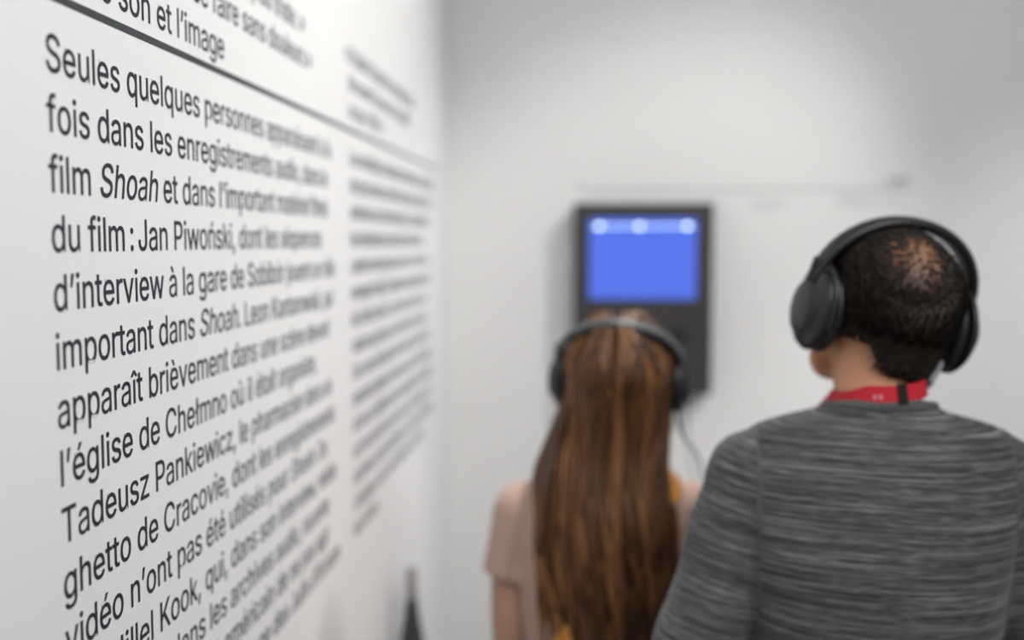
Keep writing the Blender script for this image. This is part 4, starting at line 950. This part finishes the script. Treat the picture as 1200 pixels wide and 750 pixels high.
# ------------------------------------------------------------------ headphones
def headphones(name, label, at, H, m_band, rx, top, cup_r, band_w, band_back, deep, cable=None, cable_mat=None, cable_r=0.0022, pad_x=0.079, shift=0.0, hx=0.0):
    Wm = Matrix.Translation(at) @ H @ Matrix.Translation((hx, 0, 0))
    root = empty(name); root.matrix_world = Wm
    tag(root, label, 'headphones')
    # headband: padded arch over the head, its own cross-section
    bm = bmesh.new()
    pts = []
    for k in range(25):
        a = PI * k / 24
        pts.append(Vector((-rx * math.cos(a) * (1.0 - 0.04 * math.sin(a)) + shift * math.sin(a), band_back * math.sin(a), 0.022 + (top - 0.022) * math.sin(a) ** 0.85)))
    rings = []
    n = len(pts)
    for i, p in enumerate(pts):
        t = (pts[min(i + 1, n - 1)] - pts[max(i - 1, 0)]).normalized()
        w = Vector((0, 1, 0)); w = (w - t * w.dot(t)).normalized(); o_ = w.cross(t)
        sc = 0.62 + 0.38 * math.sin(PI * i / (n - 1)) ** 0.5
        rings.append([bm.verts.new(p + w * (math.copysign(abs(math.cos(b)) ** .7, math.cos(b)) * band_w * sc) + o_ * (math.copysign(abs(math.sin(b)) ** .8, math.sin(b)) * 0.0075 * sc))
                      for b in [2 * PI * j / 16 for j in range(16)]])
    for A, B in zip(rings[:-1], rings[1:]):
        for j in range(16): bm.faces.new((A[j], A[(j + 1) % 16], B[(j + 1) % 16], B[j]))
    bm.faces.new(rings[0][::-1]); bm.faces.new(rings[-1])
    bm_obj('headband', bm, m_band, root)
    for s in (-1, 1):
        B = Matrix.Translation((s * pad_x, -0.002, -0.006)) @ Matrix.Rotation(R(90) * s, 4, 'Y')
        # slider and yoke
        bm = bmesh.new()
        tube(bm, [(s * rx * .995, 0.0, 0.055), (s * (rx + .002), 0, 0.03), (s * (pad_x + deep + .010), 0, 0.018)], [.0055, .0055, .0055], seg=10, sub=4)
        yk = []
        for k in range(13):
            a = R(-15) + R(210) * k / 12
            yk.append((s * (pad_x + deep * .72), math.cos(a) * (cup_r + .004), -0.006 + math.sin(a) * (cup_r * 1.12 + .005)))
        tube(bm, yk, [.0042] * 13, seg=10, sub=2)
        bm_obj('yoke', bm, M_BLACK, root)
        # cup: oval shell with a stepped, domed outside
        bm = bmesh.new()
        S = B @ Matrix.Diagonal((1.12, 1.0, 1.0, 1.0))
        h0 = 0.016
        lathe(bm, [(0.010, h0), (cup_r * .90, h0), (cup_r, h0 + .004), (cup_r, h0 + deep * .30), (cup_r * .93, h0 + deep * .48), (cup_r * .80, h0 + deep * .60),
                   (cup_r * .66, h0 + deep * .64), (cup_r * .62, h0 + deep * .92), (cup_r * .50, h0 + deep * 1.0), (0.006, h0 + deep * 1.02)], S, 40)
        cup = bm_obj('ear_cup', bm, M_BLACK, root)
        bm = bmesh.new()
        prof = []
        for k in range(13):
            a = PI * 2 * k / 12
            prof.append((cup_r * .80 + math.cos(a) * cup_r * .22, 0.009 + math.sin(a) * 0.009))
        lathe_ring(bm, prof, S, 40)
        bm_obj('ear_pad', bm, M_BAND, cup)
    if cable:
        bm = bmesh.new(); inv = Wm.inverted()
        tube(bm, [inv @ Vector(p) for p in cable], [cable_r] * len(cable), seg=8, sub=6)
        bm_obj('cable', bm, cable_mat, root)
    return root

def lathe_ring(bm, prof, M, seg):
    n = len(prof) - 1
    rings = [[bm.verts.new(M @ Vector((r * math.cos(2 * PI * k / seg), r * math.sin(2 * PI * k / seg), h))) for (r, h) in prof[:n]] for k in range(seg)]
    for k in range(seg):
        A, B = rings[k], rings[(k + 1) % seg]
        for j in range(n): bm.faces.new((A[j], A[(j + 1) % n], B[(j + 1) % n], B[j]))

headphones('headphones', 'large black over-ear headphones worn by the man in the grey sweater', MAN_AT, man_head, M_BAND,
           0.108, 0.122, 0.047, 0.017, 0.004, 0.026,
           cable=[(0.872, 1.300, 1.548), (0.858, 1.285, 1.530), (0.846, 1.29, 1.515), (0.838, 1.37, 1.49), (0.822, 1.432, 1.40), (0.81, 1.450, 1.25), (0.797, 1.480, 1.10)],
           cable_mat=M_CABLE, cable_r=0.0032, pad_x=0.075, shift=0.012, hx=0.006)

# ------------------------------------------------------------------ lanyard
def lanyard():
    root = empty('lanyard', MAN_AT + Vector((0, 0, 1.2)))
    tag(root, 'red neck lanyard with a black clip lying on the man\'s sweater collar', 'lanyard')
    dg = bpy.context.evaluated_depsgraph_get(); dg.update()
    pts, nrm = [], []
    for k in range(41):                       # behind the neck and down both sides to the chest
        a = R(-180) + R(180) * k / 40
        p = Vector((math.cos(a) * .0545 + .004, math.sin(a) * .0555 - .006, 1.5230 + .003 * math.cos(a) - .026 * max(0, -math.cos(a) - .45) + .004 * math.sin(a)))
        pts.append(p); nrm.append(Vector((math.cos(a), math.sin(a), .12)))
    def side(s):
        A = [(s * .0545 + .004, .02, 1.5195), (s * .060, .055, 1.500), (s * .050, .105, 1.43), (s * .028, .136, 1.34), (s * .004, .142, 1.245)]
        n = [(s, .1, .2), (s * .8, .6, .5), (s * .3, 1, .3), (0, 1, .1), (0, 1, 0)]
        return path(A, 5), path(n, 5)
    lp, ln = side(-1); lp = [p - Vector((0, 0, .0175 * max(0, 1 - k / 12))) + Vector((.010 * max(0, 1 - abs(k - 3) / 9) if k else 0, 0, 0)) for k, p in enumerate(lp)]; rp, rn = side(1)
    P_ = lp[::-1] + pts + rp; N_ = ln[::-1] + nrm + rn
    off = Vector((0, 0, -1.2))
    bm = bmesh.new(); ribbon(bm, [p + off for p in P_], N_, .0105, .0016)
    bm_obj('strap', bm, M_RED, root, smooth=False)
    def onneck(a, zz=1.5230): 
        return Vector((math.cos(a) * .0562 + .004, math.sin(a) * .0572 - .006, zz + .003 * math.cos(a) - .026 * max(0, -math.cos(a) - .45) + .004 * math.sin(a))) + off
    bm = bmesh.new()
    arc = [R(-83) + R(11) * k / 6 for k in range(7)]
    ribbon(bm, [onneck(a) for a in arc], [Vector((math.cos(a), math.sin(a), .12)) for a in arc], .0125, .004)
    tag(bm_obj('clip', bm, M_BLACK, root, smooth=False), 'black plastic safety clip')
    bm = bmesh.new()
    for a0 in (-112, -105.5):
        arc = [R(a0) + R(4) * k / 4 for k in range(5)]
        ribbon(bm, [onneck(a, 1.520) for a in arc], [Vector((math.cos(a), math.sin(a), .12)) for a in arc], .003, .0006)
    tag(bm_obj('print', bm, M_PINKPRINT, root, smooth=False), 'small pale printed mark')
    bm = bmesh.new(); box(bm, (-.042, .139, 1.095), (.042, .1405, 1.225), Matrix.Translation(off), .0004)
    b = bm_obj('badge', bm, M_WHITE, root, smooth=False)
    bm = bmesh.new(); lathe(bm, [(.001, -.002), (.005, -.002), (.005, .002), (.001, .002)], Matrix.Translation(Vector((0, .142, 1.236)) + off) @ Matrix.Rotation(R(90), 4, 'X'), 16)
    bm_obj('hook', bm, M_STEEL, root)
lanyard()

# ---- the woman
WOM_AT = Vector((0.454, 1.675, 0))
wom_head = Matrix.Translation((0.024, 0.012, 1.470)) @ Matrix.Rotation(R(-6), 4, 'Z') @ Matrix.Rotation(R(2), 4, 'Y') @ Matrix.Rotation(R(18), 4, 'X')
WOM = dict(
    torso=[(0.78, .110, .085, 0, 0), (0.84, .145, .105, 0, 0), (0.92, .132, .095, 0, 0), (1.00, .112, .080, 0, 0), (1.08, .118, .084, 0, 0), (1.17, .130, .096, 0, 0),
           (1.24, .132, .088, 0, 0), (1.288, .116, .070, 0, 0), (1.322, .084, .054, 0, 0), (1.345, .054, .045, 0, 0), (1.362, .047, .042, 0, 0)],
    arms=[dict(shoulder=(-.134, 0, 1.245), mid=(-.152, -.006, 1.14), elbow=(-.150, -.012, 0.995), fore=(-.125, .09, .985), wrist=(-.085, .185, 1.00),
               hand=(.5, .8, .1), back=(-.4, .1, 1), side=1),
          dict(shoulder=(.138, 0, 1.252), mid=(.152, -.006, 1.14), elbow=(.150, -.012, 0.995), fore=(.125, .09, .985), wrist=(.075, .190, 1.00),
               hand=(-.5, .8, .1), back=(.4, .1, 1), side=-1)],
    arm_r=[.043, .039, .034, .031, .023], hand=0.86,
    hip_x=.080, leg_z=(.80, .43, .085), leg_r=[.082, .064, .048, .044, .032],
    neck=[(0, 0, 1.30), (.006, .0, 1.36), (.014, .006, 1.41), (.022, .012, 1.465)], neck_r=[.052, .046, .045, .047],
    head=wom_head, hs=0.93, waist=0.93, brow=M_HAIR_W)
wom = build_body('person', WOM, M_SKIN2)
wom.location = WOM_AT
tag(wom, 'person with long brown hair in a dusty pink top, facing the blue screen', 'person')
eyes(wom, WOM); shoes(wom, WOM, M_SHOE, M_SOLE); trousers(wom, WOM, M_TROUSER)

def blouse(P, root):
    bm = bmesh.new()
    rows = grown(P['torso'], .016, .016, .88, 1.325)
    rows = [(.86, .165, .125, 0, 0)] + [(z, w + (.012 if z < 1.15 else .002), d + (.012 if z < 1.15 else 0), a, b) for z, w, d, a, b in rows]
    rows += [(1.345, .072, .056, 0, 0), (1.358, .060, .052, 0, 0)]
    loft(bm, rows)
    for A in P['arms']:
        a, b, c = Vector(A['shoulder']), Vector(A['mid']), Vector(A['elbow'])
        d0 = a + Vector((0, 0, .02)) - Vector((a.x * .15, 0, 0)); e = a.lerp(b, 1.06)
        ellipsoid(bm, a, (.052, .054, .052)); tube(bm, [a, a.lerp(b, .5), e], [.053, .052, .054], seg=22, round_caps=False)
    o = remesh('blouse', bm, 0.006, 4, M_BLOUSE, root)
    for v in o.data.vertices:
        c = v.co
        v.co = c + v.normal * (0.0035 * noise.noise(Vector((c.x * 14, c.y * 14, c.z * 6))))
    return o
wom_blouse = blouse(WOM, wom)

def long_hair(P, root, m):
    H, f = P['head'], P['hs']
    C0 = Vector((0, -0.012, 0.028)); RR = Vector((0.076, 0.097, 0.087))
    bm = bmesh.new()
    rnd = random.Random(11)
    def skull(d, g):
        return H @ (f * (C0 + Vector((d.x * (RR.x + g), d.y * (RR.y + g), d.z * (RR.z + g)))))
    # cap close to the scalp, open along a short parting and at the face
    nt_, np_ = 88, 48
    made = {}
    def dirn(i, j):
        th = PI * i / np_; ph = 2 * PI * j / nt_ + PI / nt_
        return Vector((math.cos(th) * 0 + math.sin(th) * math.cos(ph), math.sin(th) * math.sin(ph), math.cos(th)))
    def vert(i, j):
        if (i, j) not in made:
            d = dirn(i, j); made[i, j] = bm.verts.new(skull(d, 0.009 + 0.002 * noise.noise(d * 8)))
        return made[i, j]
    for i in range(np_):
        for j in range(nt_):
            j2 = (j + 1) % nt_
            d = (dirn(i, j) + dirn(i + 1, j2)).normalized()
            if d.y > 0.30 + 0.45 * max(0, d.z): continue
            if d.z < -0.55 and d.y > -0.2: continue
            if abs(d.x + .02) < 0.10 and d.z > 0.38 and d.y < 0.3: continue
            bm.faces.new((vert(i, j), vert(i + 1, j), vert(i + 1, j2), vert(i, j2)))
    bmesh.ops.solidify(bm, geom=bm.faces[:], thickness=0.004)
    # widths of the fall of hair: (z, left, right, y of the back surface)
    W = [(1.47, -.060, .105, -.085), (1.40, -.088, .108, -.088), (1.33, -.098, .100, -.112), (1.25, -.110, .114, -.142), (1.16, -.112, .122, -.148), (1.08, -.086, .104, -.140), (1.00, -.076, .080, -.132), (.93, -.085, .060, -.130), (.86, -.07, .05, -.13)]
    def env(z):
        for a, b in zip(W[:-1], W[1:]):
            if b[0] <= z <= a[0]:
                t = (a[0] - z) / (a[0] - b[0]); return [a[k] + (b[k] - a[k]) * t for k in range(1, 4)]
        return list(W[0][1:]) if z > W[0][0] else list(W[-1][1:])
    N = 520
    for i in range(N):
        s = rnd.uniform(-1, 1)
        depth = rnd.random()
        sg = 1 if s > 0 else -1
        phi = -PI / 2 + s * R(112) * (0.35 + 0.65 * abs(s))
        yroot = rnd.uniform(-0.75, 0.35) if abs(s) < .75 else rnd.uniform(-0.1, 0.5)
        g = 0.004 + 0.016 * depth
        pr = Vector((sg * (0.27 if yroot < -.2 else .07) - .03, yroot, math.sqrt(max(0.05, 1 - yroot * yroot)))).normalized()
        if i % 3 == 0 and abs(s) < .8: pr = Vector((s * .7 + sg * .22, -.55 + .2 * rnd.random(), .6 - .5 * rnd.random())).normalized()
        eq = Vector((math.cos(phi), math.sin(phi), -0.10)).normalized()
        pts = [skull(pr, g * .5), skull((pr * 1.1 + eq * .5 ).normalized(), g), skull((pr * .45 + eq).normalized(), g), skull(eq, g)]
        zs0 = pts[-1].z
        zend = rnd.uniform(.885, 1.04) if rnd.random() < .75 else rnd.uniform(1.02, 1.16)
        ph = rnd.uniform(0, 6.28); amp = rnd.uniform(.003, .010); wl = rnd.uniform(.12, .2)
        z = zs0 - .045
        while z > zend:
            l, r, yb = env(z)
            c = (l + r) / 2; hw = (r - l) / 2
            k = min(1, (zs0 - z) / .40)
            x = c + s * hw + amp * k * math.sin(z / wl * 6.28 + ph)
            y = yb + .065 * abs(s) ** 2.2 + (depth - 1) * -.030 + amp * .8 * k * math.cos(z / wl * 6.28 + ph * 1.3)
            blend = min(1, (zs0 - z) / .12)
            x = pts[3].x * (1 - blend) + x * blend if blend < 1 else x
            y = pts[3].y * (1 - blend) + y * blend if blend < 1 else y
            pts.append(Vector((x, y, z))); z -= .045
        n = len(pts)
        r0 = rnd.uniform(.0032, .0062)
        rad = [r0 * .5, r0 * .8, r0] + [r0 * (1.0 + .3 * math.sin(k * 1.1 + ph)) for k in range(n - 4)] + [r0 * .18]
        rad = rad[:n]; rad[-1] = r0 * .15
        if n > 6: rad[-2] = r0 * .6
        tube(bm, pts, rad, seg=6, sub=3, flat=0.6, up=Vector((1, 0, 0)), round_caps=False)
    # a few loose locks over the left shoulder
    for k in range(22):
        e = k / 21
        pts = [skull(Vector((-.9, -.3 + .02 * k, -.1)).normalized(), .01), Vector((-.066 - .010 * e, -.060 + .03 * e, 1.42)), Vector((-.078 - .020 * e, -.075 + .03 * e, 1.365)),
               Vector((-.088 - .024 * e, -.098 + .035 * e, 1.325)), Vector((-.095 - .012 * e, -.115 + .01 * e, 1.27)), Vector((-.103, -.138, 1.21)), Vector((-.102 + .03 * e, -.145, 1.16 - .03 * e)), Vector((-.104 + .04 * e, -.147, rnd.uniform(1.04, 1.13)))]
        tube(bm, pts, [.003, .0045, .005, .005, .005, .0045, .0035, .0006], seg=6, sub=3, flat=.6, round_caps=False)
    tag(bm_obj('hair', bm, m, root), 'long loose wavy chestnut hair with a pale parting')
long_hair(WOM, wom, M_HAIR_W)

headphones('headphones', 'dark grey over-ear headphones worn by the long-haired woman', WOM_AT, wom_head, M_BAND2,
           0.104, 0.117, 0.041, 0.013, -0.036, 0.024,
           cable=[(0.573, 1.675, 1.418), (0.588, 1.70, 1.37), (0.622, 1.80, 1.315), (0.665, 2.05, 1.19), (0.70, 2.50, 1.05), (0.702, 2.86, 1.12), (0.70, 2.944, 1.22), (0.70, 2.944, 1.25)],
           cable_mat=M_BLACK, pad_x=0.078)

# ------------------------------------------------------------------ crossbody bag
def crossbody_bag():
    root = empty('crossbody_bag', WOM_AT + Vector((-.17, .02, .70)))
    tag(root, 'mustard crossbody bag with its strap across the woman\'s back', 'bag')
    off = -Vector((-.17, .02, .70))
    me = wom_blouse.data
    bvh = BVHTree.FromPolygons([v.co.copy() for v in me.vertices], [tuple(p.vertices) for p in me.polygons])
    def hug(p, d):
        h = bvh.ray_cast(Vector(p) - Vector(d) * 1.0, Vector(d))
        if h[0] is None: return None
        return h[0] + h[1] * .006, h[1]
    P_, N_ = [], []
    n = 26
    for k in range(n):                                             # down the back
        t = k / (n - 1)
        p = Vector((.108 - .255 * t, 0, 1.305 - .355 * t))
        ang = -90 - 20 * t
        h = hug((p.x, 0, p.z), (0, 1, 0))
        if h: P_.append(h[0]); N_.append(h[1])
    back = list(zip(P_, N_))
    top = []
    for a in range(10, 180, 20):                                   # over the shoulder
        d = Vector((0, math.cos(R(a)), -math.sin(R(a))))
        h = hug((.110, 0, 1.262), d)
        if h: top.append(h)
    front = []
    for k in range(n):
        t = k / (n - 1)
        h = hug((.108 - .255 * t, 0, 1.295 - .345 * t), (0, -1, 0))
        if h: front.append(h)
    def clean(seq):
        out = [seq[0]]
        for q in seq[1:]:
            if (q[0] - out[-1][0]).length > .006: out.append(q)
        return out
    seq = clean(front[::-1] + top[::-1] + back)
    for _ in range(3):
        seq = [seq[0]] + [((a[0] + b[0] * 2 + c[0]) / 4, (a[1] + b[1] + c[1]).normalized()) for a, b, c in zip(seq[:-2], seq[1:-1], seq[2:])] + [seq[-1]]
    seq = [(Vector((-.205, .035, .86)), Vector((-1, .4, 0))), (Vector((-.185, .075, .91)), Vector((-.8, .7, 0)))] + seq + [(Vector((-.185, -.05, .90)), Vector((-.8, -.7, 0))), (Vector((-.205, -.005, .86)), Vector((-1, -.4, 0)))]
    bm = bmesh.new(); ribbon(bm, [q[0] + q[1].normalized() * .002 + off for q in seq], [q[1] for q in seq], .012, .003)
    bm_obj('strap', bm, M_MUSTARD, root, smooth=False)
    bm = bmesh.new(); box(bm, (-.245, -.09, .66), (-.182, .13, .85), Matrix.Translation(off), .012)
    body = bm_obj('pouch', bm, M_MUSTARD, root)
    bm = bmesh.new(); box(bm, (-.251, -.093, .76), (-.178, .133, .857), Matrix.Translation(off), .010)
    bm_obj('flap', bm, M_MUSTARD, root)
    bm = bmesh.new(); box(bm, (-.256, .005, .765), (-.249, .035, .785), Matrix.Translation(off), .002)
    tag(bm_obj('clasp', bm, M_BLACK, root), 'black clasp')
    bm = bmesh.new()
    P2 = seq[-7]
    ribbon(bm, [q[0] + q[1].normalized() * .004 + off for q in seq[-8:-4]], [q[1] for q in seq[-8:-4]], .015, .005)
    tag(bm_obj('buckle', bm, M_BLACK, root, smooth=False), 'black strap buckle')
crossbody_bag()
